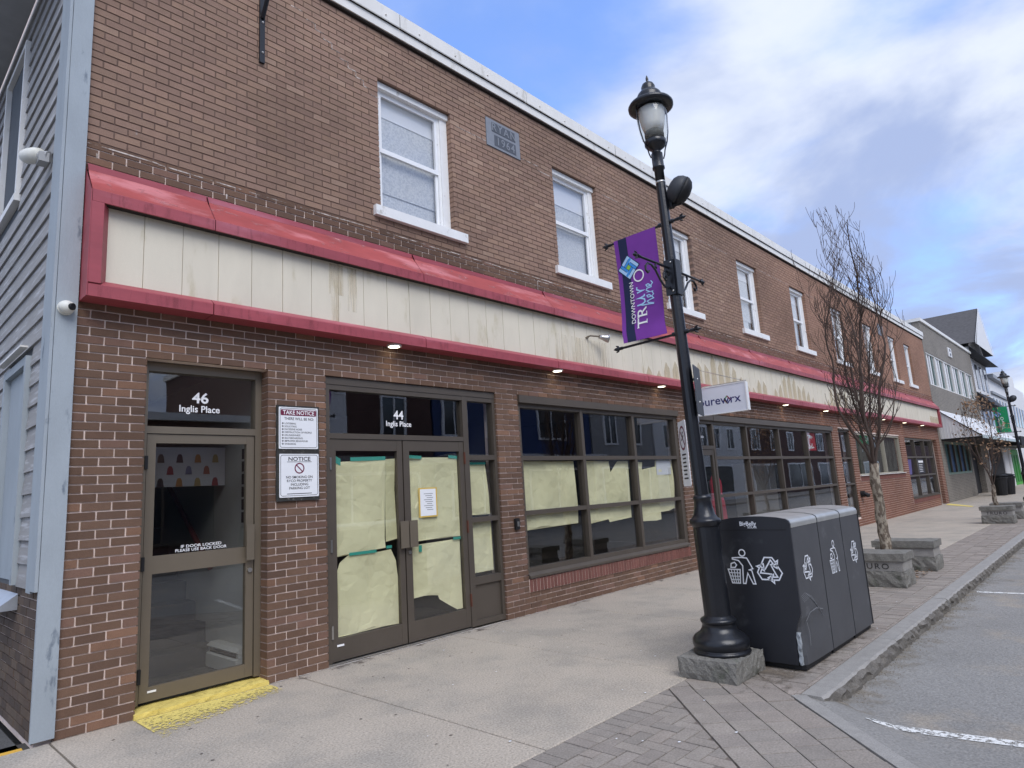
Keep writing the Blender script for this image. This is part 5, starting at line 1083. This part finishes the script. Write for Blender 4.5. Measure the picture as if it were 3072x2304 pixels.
# ------------------------------------------------------------------ solar litter bins
M_bin = mat('bin_black', lin(34, 36, 42), .45, .10, 5, spec=.5, bump=.05, bscale=120, col2=lin(74, 77, 82), m2=(.60, .80), s2=2.4)
M_bing = mat('bin_grey', lin(76, 77, 80), .5, .10, 5, spec=.45, bump=.05, bscale=120, col2=lin(108, 109, 112), m2=(.58, .78), s2=3.5)
M_hood = mat('bin_hood', lin(184, 184, 180), .36, .12, 6, metal=.55, grain=.05)
M_icon = mat('icon_print', lin(226, 230, 236), .5, .0)
REC = [[(-.58, .02), (-.30, .50), (.02, .50), (.16, .28), (-.02, .18), (-.14, .34), (-.30, .12), (-.40, .18)]]
def recycle(mb, cx, cz, s_, P, wd):
    for k in range(3):
        th = -2 * math.pi * k / 3; ct, st = math.cos(th), math.sin(th); rot = lambda a, b: (cx + s_ * (a * ct - b * st), cz + s_ * (a * st + b * ct))
        ribbon(mb, [rot(a, b) for a, b in [(-.46, .16), (-.20, .62), (.20, .62), (.34, .40), (.47, .48), (.40, .10), (.10, .26), (.22, .33), (.10, .50), (.0, .34), (-.22, .03)]], wd, P, True)
def person(mb, cx, cz, s_, P, wd):
    T = lambda pts: [(cx + s_ * a, cz + s_ * b) for a, b in pts]
    ribbon(mb, T(arc(.16, .92, .10, 0, 2 * math.pi, 16)[:-1]), wd, P, True)
    ribbon(mb, T([(-.18, .72), (.02, .68), (.14, .52), (.10, -.02), (.18, -.02), (.28, .30), (.42, -.02), (.50, -.02), (.42, .38), (.34, .40), (.46, .44), (.30, .76), (.12, .78), (-.18, .76)]), wd, P, True)
    ribbon(mb, T([(-.36, .40), (.04, .40), (.0, -.02), (-.26, -.02)]), wd, P, True)
    for k in range(1, 4): ribbon(mb, T([(-.36 + .1 * k, .40), (-.26 + .065 * k, -.02)]), wd * .8, P)
    for k in range(1, 4): ribbon(mb, T([(-.36 + .025 * k, .40 - .105 * k), (.04 - .01 * k, .40 - .105 * k)]), wd * .8, P)
    ribbon(mb, T([(-.26, .46), (-.24, .58), (-.12, .62), (-.06, .54), (-.12, .46)]), wd, P, True)
hoodp = [(-3.652, 1.095), (-3.654, 1.125), (-3.645, 1.148), (-3.62, 1.163), (-3.55, 1.176), (-3.42, 1.187), (-3.30, 1.188), (-3.16, 1.178), (-3.07, 1.163), (-3.045, 1.145), (-3.038, 1.095)]
edges = [(5.31, 5.925), (5.945, 6.535), (6.555, 7.085)]
names = ['black solar litter bin with logo and icons on its end, next to the lamp post', 'middle grey solar bin of the row with the litter figure on front', 'last grey solar bin of the row, nearest the planter stones']
for k, (a, b) in enumerate(edges):
    c = thing('litter_bin', names[k], 'litter bin', ((a + b) / 2, -3.35, 0), 'solar litter bins in a row')
    e = .022; mb = MB()
    if k == 0:
        lv = [(.05, .055, .012), (.12, .05, .012), (.26, .062, .03), (.33, .05, .03), (.40, .012, .008), (.46, .0, .0), (1.094, 0, 0)]
        n = 6; vs = []
        for z_, cx, cy in lv: vs += [(a + e + .0, -3.04, z_), (a + e, -3.65 + cx + .004, z_), (a + e + cx * .55 + .004, -3.65 + cy, z_), (a + .2, -3.65 + cy * .35, z_), (b, -3.65, z_), (b, -3.04, z_)]
        mb.add(vs, [(i * n + j, i * n + (j + 1) % n, (i + 1) * n + (j + 1) % n, (i + 1) * n + j) for i in range(len(lv) - 1) for j in range(n)] + [tuple(range(n))[::-1]])
    else: mb.box(a, b, -3.65, -3.04, .05, 1.094, skip='u')
    mb.build('body', M_bing, c)
    mb = MB(); mb.smooth = True; xa = a + (e if k == 0 else 0); mb.sweepx(hoodp, [xa, b]); mb.smooth = False; mb.add([(b, y_, z_) for y_, z_ in hoodp], [tuple(range(len(hoodp)))]); mb.build('hood', M_hood, c)
    mb = MB(); mb.box(a + .03, b - .005, -3.63, -3.06, .012, .05); mb.build('base_frame', M_blackflat, c)
    mb = MB(); mb.box(b - .0, b + .019, -3.625, -3.06, .06, 1.13) if k < 2 else mb.box(b + .0005, b + .018, -3.655, -3.035, .05, 1.1); mb.build('gap_strip' if k < 2 else 'end_panel', M_blackflat, c)
    if k < 2: mb = MB(); mb.sweepx([(y_, z_ + .003) for y_, z_ in hoodp], [b + .001, b + .018]); mb.build('hood_joint', M_blackflat, c)
    P = pl_front(a, -3.6515, 0); mb = MB()
    if k == 1: person(mb, .27, .645, .26, P, .010)
    else: recycle(mb, .27 if k == 0 else .265, .755, .155, P, .011)
    mb.build('icon', M_icon, c)
    if k == 0:
        n = len(hoodp); mb = MB(); rim = [(y_, z_ + .004) for y_, z_ in hoodp]; low = [(-3.038, .30), (-3.04, .05), (-3.585, .05), (-3.59, .26), (-3.61, .35), (-3.652, .44)]
        poly = rim + low; mb.prism([(-y_, z_) for y_, z_ in poly], lambda u_, v_, w_: (a + e - .001 - w_, -u_, v_), e); mb.build('end_panel', M_bin, c, label='black end panel with logo, litter figure and recycling loop')
        P = pl_left(a - .0015, 0, 0); mb = MB(); person(mb, 3.19, .655, .262, P, .010); recycle(mb, 3.448, .765, .158, P, .011); mb.build('icon', M_icon, c)
        mb = MB(); text_mb(mb, 'BigBelly', .048, pl_left(a - .0015, -3.31, 1.118), bold=.020, w=.001, sx=.95); text_mb(mb, 'SOLAR', .026, pl_left(a - .0015, -3.345, 1.096), bold=.014, w=.001); mb.build('logo', M_icon, c)
        mb = MB(); ribbon(mb, [(3.04, 1.082), (3.62, 1.082)], .005, P); mb.build('seam', M_blackflat, c)
        mb = MB(); PF = pl_front(0, -3.6512, 0)
        for s_ in range(5): ribbon(mb, [(5.36 + .01 * s_, .56 - .012 * s_), (5.45 + .03 * s_, .58 - .01 * s_), (5.60 + .03 * s_, .50 - .022 * s_), (5.72 + .02 * s_, .42 - .02 * s_)], .0028, PF)
        ribbon(mb, [(5.40, .37), (5.50, .42), (5.65, .43), (5.80, .40)], .006, PF); ribbon(mb, [(5.41, .36), (5.44, .28), (5.43, .18)], .005, PF); mb.build('scuffs', mat('scuff', lin(136, 138, 142), .6, .2), c)
        mb = MB(); mb.rough(a + .002, a + .05, -3.62, -3.585, .05, .30, .03, .006, 8); mb.build('torn_edge', mat('torn_metal', lin(150, 156, 160), .5, .25, 20), c)

# ------------------------------------------------------------------ granite planter blocks and street trees
def planter(name_lbl, x, ya, yb, seed, txt):
    c = thing('planter_block', name_lbl, 'granite block', (x + .25, (ya + yb) / 2, 0), 'granite blocks beside the street trees')
    mb = MB(); mb.rough(x, x + .52, ya, yb, .002, .205, .05, .009, seed); mb.build('rough_base', M_granite, c)
    mb = MB(); mb.rough(x + .02, x + .50, ya + .02, yb - .02, .205, .335, .13, .002, seed + 1); mb.build('sawn_band', M_granite_s, c)
    mb = MB(); mb.rough(x - .012, x + .532, ya - .012, yb + .012, .335, .435, .06, .005, seed + 2); mb.build('capping', M_granite, c)
    if txt: mb = MB(); text_mb(mb, 'TRURO', .10, pl_left(x + .0185, (ya + yb) / 2, .232), bold=.006, w=.0015, space=1.25, sx=1.15); mb.build('lettering', mat('incised', lin(64, 62, 60), .9, .1), c)
    return c
planter('granite block with incised town name next to the litter bins', 9.60, -3.40, -2.60, 31, True); planter('granite block behind the near bare tree trunk', 11.30, -3.42, -2.60, 41, False)
planter('far granite block with incised town name before the small tree', 20.50, -3.42, -2.73, 51, True); planter('far granite block behind the small leafy tree', 22.1, -3.45, -2.75, 61, False)
M_bark = mat('bark', lin(104, 92, 80), .9, .35, 14, bump=1.0, bscale=30, stretch=(1, 1, .45), col2=lin(160, 150, 134), m2=(.47, .56), s2=20)
M_twig = mat('twig', lin(84, 71, 64), .85, .2, 10)
def tree(label, bx, by, fork, top, rad, n_limb, seed, rt, leaves=0, dens=1.0):
    c = thing('street_tree', label, 'tree', (bx, by, 0), 'street trees'); rn = random.Random(seed)
    mb = MB(); mb.smooth = True; pth = []; n = 16
    for i in range(n + 1): t_ = i / n; pth.append((bx + .03 * math.sin(t_ * 5) + .015 * rn.uniform(-1, 1), by + .02 * math.sin(t_ * 3.2) + .01 * rn.uniform(-1, 1), fork * t_))
    mb.tube(pth, [rt * (1.22 - .3 * i / n) * rn.uniform(.93, 1.07) for i in range(n + 1)], 12)
    mb.build('trunk', M_bark, c); mb = MB(); mb.smooth = True; ends = []
    def branch(p, d, L_, r0, lvl):
        k = max(4, int(L_ / .09)); pts = [Vector(p)]; dr = Vector(d).normalized(); cur = Vector(p)
        for i in range(k):
            out_ = Vector((cur.x - bx, cur.y - by, 0)); lim = rad * (.55 + .45 * math.sin(min(1, max(0, (cur.z - fork) / (top - fork))) * math.pi))
            dr = dr + Vector((rn.uniform(-1, 1), rn.uniform(-1, 1), rn.uniform(-.5, .6))) * (.15 if lvl < 2 else .20) + Vector((0, 0, .11 + .05 * lvl))
            if out_.length > lim * 1.15: dr -= out_.normalized() * .10
            dr.normalize(); cur = cur + dr * (L_ / k); pts.append(cur.copy())
            if cur.z > top: break
        m = len(pts); rr_ = [max(.0028, r0 * (1 - .78 * i / (m - 1))) for i in range(m)]; mb.tube(pts, rr_, 6 if lvl == 0 else (5 if lvl == 1 else 4), cap=False); ends.append(pts[-1])
        if lvl < 3:
            cnt = int(([12, 5, 1.6][lvl]) * dens * L_ / ([2.6, 1.0, .55][lvl]) + .5)
            for q in range(cnt):
                t_ = rn.uniform(.12 if lvl == 0 else .2, .96); i = min(m - 2, int(t_ * (m - 1))); base = pts[i]; th = rn.uniform(0, 2 * math.pi); tang = (pts[i + 1] - pts[i]).normalized()
                sd_ = Vector((math.cos(th), math.sin(th), .35)); branch(base, tang * .5 + sd_ * .8, [rn.uniform(.5, 1.15), rn.uniform(.25, .6), rn.uniform(.12, .3)][lvl], max(.0035, rr_[i] * .42), lvl + 1)
    for i in range(n_limb):
        th = 2 * math.pi * i / n_limb + rn.uniform(-.3, .3); zf = fork - rn.uniform(0, .25); t_ = zf / fork
        branch((bx + .03 * math.sin(t_ * 5), by + .02 * math.sin(t_ * 3.2), zf), (math.cos(th) * rn.uniform(.15, .55), math.sin(th) * rn.uniform(.15, .55), 1), (top - fork) * rn.uniform(.62, 1.0), rt * rn.uniform(.26, .40), 0)
    branch((pth[-1]), (0, .02, 1), (top - fork) * 1.0, rt * .42, 0)
    mb.build('branches', M_twig, c)
    if leaves:
        mb = MB()
        for i in range(leaves):
            p = rn.choice(ends) + Vector((rn.gauss(0, .06), rn.gauss(0, .06), rn.gauss(-.05, .1))); s_ = rn.uniform(.025, .055); a = Vector((rn.uniform(-1, 1), rn.uniform(-1, 1), rn.uniform(-1, .2))).normalized(); b = a.cross(Vector((rn.uniform(-1, 1), rn.uniform(-1, 1), rn.uniform(-1, 1)))).normalized()
            mb.add([p, p + a * s_ + b * s_ * .5, p + a * s_ * 2, p + a * s_ - b * s_ * .5], [(0, 1, 2, 3)])
        mb.build('dead_leaves', mat('dead_leaf', lin(150, 122, 96), .9, .3, 20), c)
    return c
tree('bare street tree with many thin upright branches between granite blocks', 10.82, -2.92, 1.62, 5.65, .34, 6, 7, .070)
tree('small street tree with withered leaves between the far granite blocks', 21.45, -2.99, .95, 3.3, .42, 4, 9, .05, 420, .7)
mb = MB()
for i in range(150):
    x, y = rng.uniform(10.15, 11.25), rng.uniform(-3.35, -2.7); s_ = rng.uniform(.02, .05); th = rng.uniform(0, 6.28); z_ = rng.uniform(.006, .03)
    mb.add([(x, y, z_), (x + s_ * math.cos(th), y + s_ * math.sin(th), z_ + rng.uniform(0, .02)), (x + s_ * 1.6 * math.cos(th + .5), y + s_ * 1.6 * math.sin(th + .5), z_), (x + s_ * math.cos(th + 1), y + s_ * math.sin(th + 1), z_)], [(0, 1, 2, 3)])
stuff(mb.build('leaf_litter', mat('litter_leaf', lin(146, 122, 98), .9, .3, 20)), 'dry fallen leaves between the granite blocks')

# ------------------------------------------------------------------ buildings further along the street
def brickmat(name, c1, c2, mort, scale=1.0):
    m = mat(name, c1, .88, .12, 1.5); t = m.node_tree; N = t.nodes; L = t.links; b = N['Principled BSDF']
    g = N.new('ShaderNodeNewGeometry'); sp_ = N.new('ShaderNodeSeparateXYZ'); cb = N.new('ShaderNodeCombineXYZ'); L.new(g.outputs['Position'], sp_.inputs[0]); ad = N.new('ShaderNodeMath'); L.new(sp_.outputs['X'], ad.inputs[0]); L.new(sp_.outputs['Y'], ad.inputs[1]); L.new(ad.outputs[0], cb.inputs[0]); L.new(sp_.outputs['Z'], cb.inputs[1])
    br = N.new('ShaderNodeTexBrick'); L.new(cb.outputs[0], br.inputs['Vector']); br.inputs['Scale'].default_value = 1; br.inputs['Brick Width'].default_value = .203 * scale; br.inputs['Row Height'].default_value = .0677 * scale; br.inputs['Mortar Size'].default_value = .008 * scale
    br.inputs['Color1'].default_value = (*c1, 1); br.inputs['Color2'].default_value = (*c2, 1); br.inputs['Mortar'].default_value = (*mort, 1); src = br.outputs['Color']
    n = N.new('ShaderNodeTexNoise'); n.inputs['Scale'].default_value = .8; L.new(g.outputs['Position'], n.inputs['Vector']); r = N.new('ShaderNodeMapRange'); r.inputs['To Min'].default_value = .8; r.inputs['To Max'].default_value = 1.2; L.new(n.outputs['Fac'], r.inputs['Value'])
    v = N.new('ShaderNodeVectorMath'); v.operation = 'SCALE'; L.new(src, v.inputs[0]); L.new(r.outputs[0], v.inputs['Scale']); L.new(v.outputs[0], b.inputs['Base Color']); return m
M_gbrick = brickmat('grey_brick', lin(126, 120, 110), lin(112, 106, 98), lin(150, 144, 136)); M_wbrick = brickmat('white_brick', lin(226, 226, 226), lin(214, 214, 216), lin(176, 176, 178), 1.6)
M_shing = mat('shingle', lin(86, 84, 84), .9, .3, 6, stretch=(1, 1, 4)); M_wclad = mat('white_clad', lin(222, 222, 222), .6, .06, 4, stretch=(6, 6, 1)); M_mclad = mat('metal_clad', lin(168, 172, 176), .5, .1, 5, stretch=(8, 8, 1)); M_dglass = mat('dark_glazing', lin(48, 54, 60), .12, .1, 2, spec=.8); M_gfin = mat('green_fin', lin(104, 122, 116), .5, .1)
G = thing('grey_building', 'grey brick two storey building with a band of finned windows', 'building', (39, 0, 0))
ops = [(32.95, 44.85, 5.1, 6.58), (33.6, 39.55, 1.15, 2.6), (40.0, 43.2, -1, 2.6)]
mb = MB(); wall(mb, 32.66, 45.5, -.3, 7.92, ops, 0.0, .3); mb.build('wall', M_gbrick, G)
mb = MB(); mb.box(32.66, 45.48, .31, 14, -.3, 7.9); mb.build('rear_block', M_mclad, G)
mb = MB(); mb.box(32.6, 45.56, -.07, 14.05, 7.921, 8.06); mb.build('parapet_cap', M_cap, G)
for k in range(6):
    a = 32.95 + k * 1.983; b = a + 1.983
    mb = MB(); mb.box(a + .03, a + .10, .02, .14, 5.15, 6.53); mb.box(b - .10, b - .03, .02, .14, 5.15, 6.53); mb.box(a + .03, b - .03, .018, .142, 6.53, 6.579); mb.box(a + .03, b - .03, .018, .142, 5.10, 5.15); W = mb.build('window', M_cap, G)
    mb = MB(); mb.box(a + .10, b - .10, .17, .18, 5.15, 6.53); mb.build('pane', M_dglass, W)
    for q in range(3): mb = MB(); xx = a + .35 + q * .52; mb.box(xx, xx + .24, .06, .11, 5.16, 6.52); mb.build('fin', M_wclad if q % 3 != 2 else M_gfin, W)
mb = MB(); mb.box(38.35, 39.2, -.05, -.003, 6.98, 7.44); e = mb.build('emblem', M_wclad, G); mb = MB(); mb.box(38.65, 38.9, -.06, -.051, 7.26, 7.38); mb.box(38.65, 38.9, -.06, -.051, 7.04, 7.16); mb.build('emblem_mark', M_slate_d, e)
mb = MB(); mb.box(33.6, 39.55, .02, .10, 2.5, 2.6); mb.box(33.6, 39.55, .02, .10, 1.15, 1.24); mb.box(33.6, 33.7, .022, .098, 1.24, 2.5); mb.box(39.45, 39.55, .022, .098, 1.24, 2.5); W = mb.build('shop_window', mat('green_frame', lin(120, 140, 126), .6, .1), G)
for k in range(5):
    a = 33.7 + k * 1.15; mb = MB(); mb.box(a + .04, a + 1.11, .12, .13, 1.24, 2.5); mb.build('blind_panel', mat('blue_blind%d' % (k % 2), lin(*((66, 92, 128) if k % 2 else (74, 110, 112))), .6, .35, 1.5), W)
    mb = MB(); mb.box(a + 1.11, a + 1.19, .04, .11, 1.24, 2.5); mb.build('mullion', M_bronze_d, W)
mb = MB(); mb.box(40.0, 43.2, .26, .30, -.3, 2.6); mb.build('door_recess', M_blackflat, G)
C_ = mat('canopy_white', lin(226, 228, 230), .55, .05, 4)
mb = MB(); mb.add([(33.06, -.002, 3.95), (33.06, -.002, 2.69), (33.06, -1.46, 2.69)], [(0, 1, 2)]); mb.add([(33.09, -.002, 3.95), (33.09, -.002, 2.69), (33.09, -1.46, 2.69)], [(2, 1, 0)]); CN = mb.build('canopy_cheek', M_wclad, G)
for k in range(13): mb = MB(); y_ = -.06 - k * .11; z_ = 3.95 + (y_ / 1.46) * 1.26; mb.box(33.045, 33.058, y_ - .008, y_ + .002, 2.70, z_ - .03); mb.build('batten', M_cap, CN)
mb = MB(); mb.add([(33.0, .0, 4.0), (45.6, .0, 4.0), (45.6, -1.5, 2.72), (33.0, -1.5, 2.72)], [(0, 3, 2, 1)]); RF = mb.build('canopy_roof', M_wclad, G)
for k in range(9): mb = MB(); t_ = k / 9; mb.box(33.0, 45.6, -1.5 * t_ - .17, -1.5 * t_ - .15, 4.0 - 1.28 * t_ - .14, 4.0 - 1.28 * t_ - .115); mb.build('roof_board', C_, RF)
mb = MB(); mb.box(33.0, 45.6, -1.53, -1.49, 2.60, 2.735); mb.build('canopy_fascia', mat('pale_blue_trim', lin(190, 204, 206), .6, .05), G)
mb = MB(); mb.box(33.1, 45.5, -1.48, -.01, 2.62, 2.66); mb.build('canopy_soffit', M_gap, G)
B2 = thing('gabled_building', 'white brick building with steep gable and dark shingle roof', 'building', (48.3, 0, 0))
mb = MB(); mb.box(45.6, 51.2, .0, 12, -.4, 8.4); mb.add([(45.6, .002, 8.4), (51.2, .002, 8.4), (48.4, .002, 10.6)], [(0, 1, 2)]); mb.build('wall', M_wbrick, B2)
rx, rz = 48.2, 11.05
mb = MB(); mb.add([(44.6, -.45, 8.45), (44.6, 12, 8.45), (rx, 12, rz), (rx, -.45, rz), (44.6, -.45, 8.3), (rx, -.45, rz - .15)], [(0, 3, 2, 1), (0, 4, 5, 3)]); mb.add([(51.9, -.45, 8.45), (51.9, 12, 8.45), (rx, 12, rz), (rx, -.45, rz)], [(0, 1, 2, 3)]); mb.build('roof', M_shing, B2)
mb = MB(); mb.add([(44.5, -.5, 8.3), (rx, -.5, rz - .1), (rx, -.5, rz + .08), (44.5, -.5, 8.5)], [(0, 1, 2, 3)]); mb.add([(52, -.5, 8.3), (rx, -.5, rz - .1), (rx, -.5, rz + .08), (52, -.5, 8.5)], [(3, 2, 1, 0)]); mb.add([(45, -.48, 8.4), (51.6, -.48, 8.4), (rx, -.48, rz - .1)], [(0, 1, 2)]); mb.build('bargeboard', M_wclad, B2)
for z_, d_ in ((8.45, .66), (5.7, .72)):
    mb = MB(); mb.add([(45.55, -.01, z_), (51.3, -.01, z_), (51.3, -d_, z_ - .85), (45.55, -d_, z_ - .85), (45.55, -.01, z_ - .75), (51.3, -.01, z_ - .75)], [(0, 3, 2, 1), (0, 4, 3), (1, 2, 5), (3, 4, 5, 2)]); mb.build('black_awning', M_blackflat, B2)
for x_ in (46.4, 48.1, 49.7): mb = MB(); mb.box(x_, x_ + .8, -.03, .02, 5.95, 7.4); mb.build('window', M_dglass, B2); mb = MB(); mb.box(x_, x_ + .8, -.03, .02, 3.3, 4.75); mb.build('window', M_dglass, B2)
mb = MB(); mb.box(45.6, 51.2, -1.6, -.01, 2.45, 2.95); mb.build('black_canopy', M_blackflat, B2); mb = MB(); mb.box(46, 51, -.04, -.004, -.3, 2.4); mb.build('shopfront', M_room, B2)
B3 = thing('white_parapet_building', 'white two storey building with cornice beyond the gable', 'building', (55, 0, 0))
mb = MB(); mb.box(51.3, 59.2, 0, 12, -.4, 7.0); mb.build('wall', M_wclad, B3); mb = MB(); mb.box(51.25, 59.3, -.3, 12.02, 7.001, 7.25); mb.build('cornice', mat('grey_cornice', lin(150, 154, 160), .7, .1), B3); mb = MB(); mb.box(51.3, 59.2, -.12, -.003, 6.0, 6.15); mb.build('string_course', MATS['grey_cornice'], B3)
for k in range(5): mb = MB(); mb.box(51.9 + k * 1.45, 52.6 + k * 1.45, -.03, .01, 4.3, 5.75); mb.build('window', M_dglass, B3)
M_green = mat('green_panel', lin(70, 176, 60), .5, .1, 3)
mb = MB(); mb.box(54.7, 59.1, -.06, -.004, -.4, 2.4); GP = mb.build('green_shopfront', M_green, B3, label='bright green panelled shopfront')
for k in range(3): mb = MB(); mb.box(55.0 + k * 1.4, 55.9 + k * 1.4, -.10, -.061, .2, 2.0); mb.build('green_door', mat('green_dark', lin(44, 132, 50), .5, .1), GP)
mb = MB(); mb.box(53.9, 54.69, -.1, -.002, -.4, 2.5); mb.box(51.4, 53.0, -.05, -.001, -.4, 2.4); mb.build('white_pilaster', M_wclad, B3); mb = MB(); mb.box(51.3, 59.2, -1.2, -.01, 2.5, 3.0); mb.build('black_canopy', M_blackflat, B3)
B4 = thing('white_stepped_building', 'tall white building with stepped parapet at the end of the street', 'building', (65, 0, 0))
mb = MB(); mb.box(59.3, 72, 0, 12, -.4, 7.5); mb.box(60, 66, .01, 3, 7.5, 8.3); mb.build('wall', M_wclad, B4)
for k in range(6): mb = MB(); mb.box(60.3 + k * 1.9, 61.2 + k * 1.9, -.03, .01, 4.2, 5.8); mb.build('window', M_dglass, B4)
B5 = thing('pale_end_building', 'pale building closing the row at the far end', 'building', (85, 0, 0)); mb = MB(); mb.box(72.1, 110, .3, 12, -.4, 6.8); mb.build('wall', M_mclad, B5); mb = MB(); mb.box(72.0, 110, .2, 12.1, 6.801, 7.0); mb.build('cornice', M_cap, B5)
c = thing('roof_vent', 'galvanised roof vent pipe with cap above the brick parapet', 'vent', (33.0, 3.0, 7))
mb = MB(); mb.tube([(34.5, 2.2, 7.2), (34.5, 2.2, 8.75)], .16, 14); mb.build('pipe', MATS['galv'], c); mb = MB(); mb.tube([(34.5, 2.2, 8.85), (34.5, 2.2, 8.93)], .28, 14); mb.tube([(34.5, 2.2, 8.7), (34.5, 2.2, 8.76)], .24, 14); mb.tube([(34.5, 2.2, 8.76), (34.5, 2.2, 8.85)], .1, 8); mb.build('cap', MATS['galv'], c)
for k, (x_, y_) in enumerate(((38.4, -1.15), (39.3, -1.35))):
    c = thing('waste_tub', 'black tub on the far pavement, ' + ('nearer the grey shop wall' if k == 0 else 'nearer the street'), 'tub', (x_, y_, 0), 'black tubs outside the grey building'); mb = MB(); mb.lathe([(.22, 0), (.30, .75), (.33, .78), (.33, .84), (.25, .88)], (x_, y_, .02), 16); mb.build('body', M_blackflat, c); mb = MB(); mb.lathe([(.34, .0), (.34, .03), (.2, .09), (.02, .11)], (x_, y_, .905), 16); mb.build('lid', M_blackflat, c)

# ------------------------------------------------------------------ opposite side of the street (seen in the glass)
def opp(name, label, xa, xb, h, m, wins, y_=-17.0, roof=None, fm=None):
    c = thing(name, label, 'building', ((xa + xb) / 2, y_, 0)); mb = MB(); mb.box(xa, xb, y_ - 9, y_, -.2, h); mb.build('wall', m, c)
    mb = MB(); mb.box(xa - .1, xb + .1, y_ - 9.1, y_ + .25, h + .001, h + .25); mb.build('eave', roof or M_cap, c)
    for (x_, z_, w_, hh, mm) in wins:
        mb = MB(); mb.box(x_ - .12, x_, y_ + .001, y_ + .08, z_ - .12, z_ + hh + .12); mb.box(x_ + w_, x_ + w_ + .12, y_ + .001, y_ + .08, z_ - .12, z_ + hh + .12); mb.box(x_, x_ + w_, y_ + .001, y_ + .08, z_ + hh, z_ + hh + .12); mb.box(x_, x_ + w_, y_ + .001, y_ + .08, z_ - .12, z_); mb.box(x_ + w_ / 2 - .04, x_ + w_ / 2 + .04, y_ + .002, y_ + .06, z_, z_ + hh); f = mb.build('window', fm or M_vinyl, c)
        mb = MB(); mb.box(x_, x_ + w_, y_ + .001, y_ + .02, z_, z_ + hh); mb.build('pane', mm or M_dglass, f)
    return c
M_blue = mat('blue_clapboard', lin(50, 68, 110), .7, .12, 6, stretch=(.3, .3, 8)); M_rb = brickmat('dark_red_brick', lin(92, 66, 60), lin(80, 58, 54), lin(110, 90, 84))
c = opp('low_shop', 'low dark shop across the street, mirrored in the single door', -6, 10.5, 4.6, M_rb, [(1, .6, 3, 2, None), (6, .6, 3.2, 2, None)], fm=M_bronze_d)
c = opp('red_brick_shop', 'dark red brick shop across the street mirrored in the double door', 10.6, 18.9, 7.6, M_rb, [(13.2, 4.3, 1.1, 1.6, M_vinyl), (16.2, 4.3, 1.1, 1.6, None), (11.2, .5, 6.8, 2.1, None)]); mb = MB(); mb.box(10.7, 18.8, -16.99, -15.9, 3.0, 3.3); mb.build('awning', M_fix, c)
c = opp('blue_house', 'blue clapboard building with white windows mirrored in the shop glass', 19.0, 31.0, 8.2, M_blue, [(19.6, 4.4, 1.4, 1.9, None), (22.5, 4.4, 1.4, 1.9, None), (26.4, 4.4, 2.2, 1.9, None), (20, .6, 4, 2, None), (25.5, .6, 4.5, 2, None)]); mb = MB(); mb.box(19.1, 30.9, -16.99, -15.8, 3.1, 3.4); mb.build('awning', M_wclad, c)
c = opp('grey_clapboard_house', 'grey clapboard building across the street mirrored in the shop glass', 31.2, 38, 7.4, M_clap, [(32.5, 4.2, 1.2, 1.7, None), (35.2, 4.2, 1.2, 1.7, None), (32, .6, 5, 2, None)])
c = opp('white_clapboard_house', 'white clapboard building across the street mirrored in the far shop glass', 38.2, 52, 6.6, M_wclad, [(39.5 + 2.4 * k, 4.0, 1.2, 1.5, None) for k in range(5)] + [(39.5, .6, 10, 2, None)])
c = opp('pale_long_shop', 'long pale shop row across the street mirrored in the end windows', 52.2, 140, 7.0, M_rb, [(54 + 4 * k, 4.0, 1.4, 1.6, None) for k in range(10)] + [(53.5 + 8 * k, .5, 6, 2.1, None) for k in range(5)])
c = opp('corner_house', 'pale grey corner building across the street behind the camera', -30, -6.2, 8.0, M_clap, [(-28 + 4 * k, 4.2, 1.4, 1.8, None) for k in range(5)])
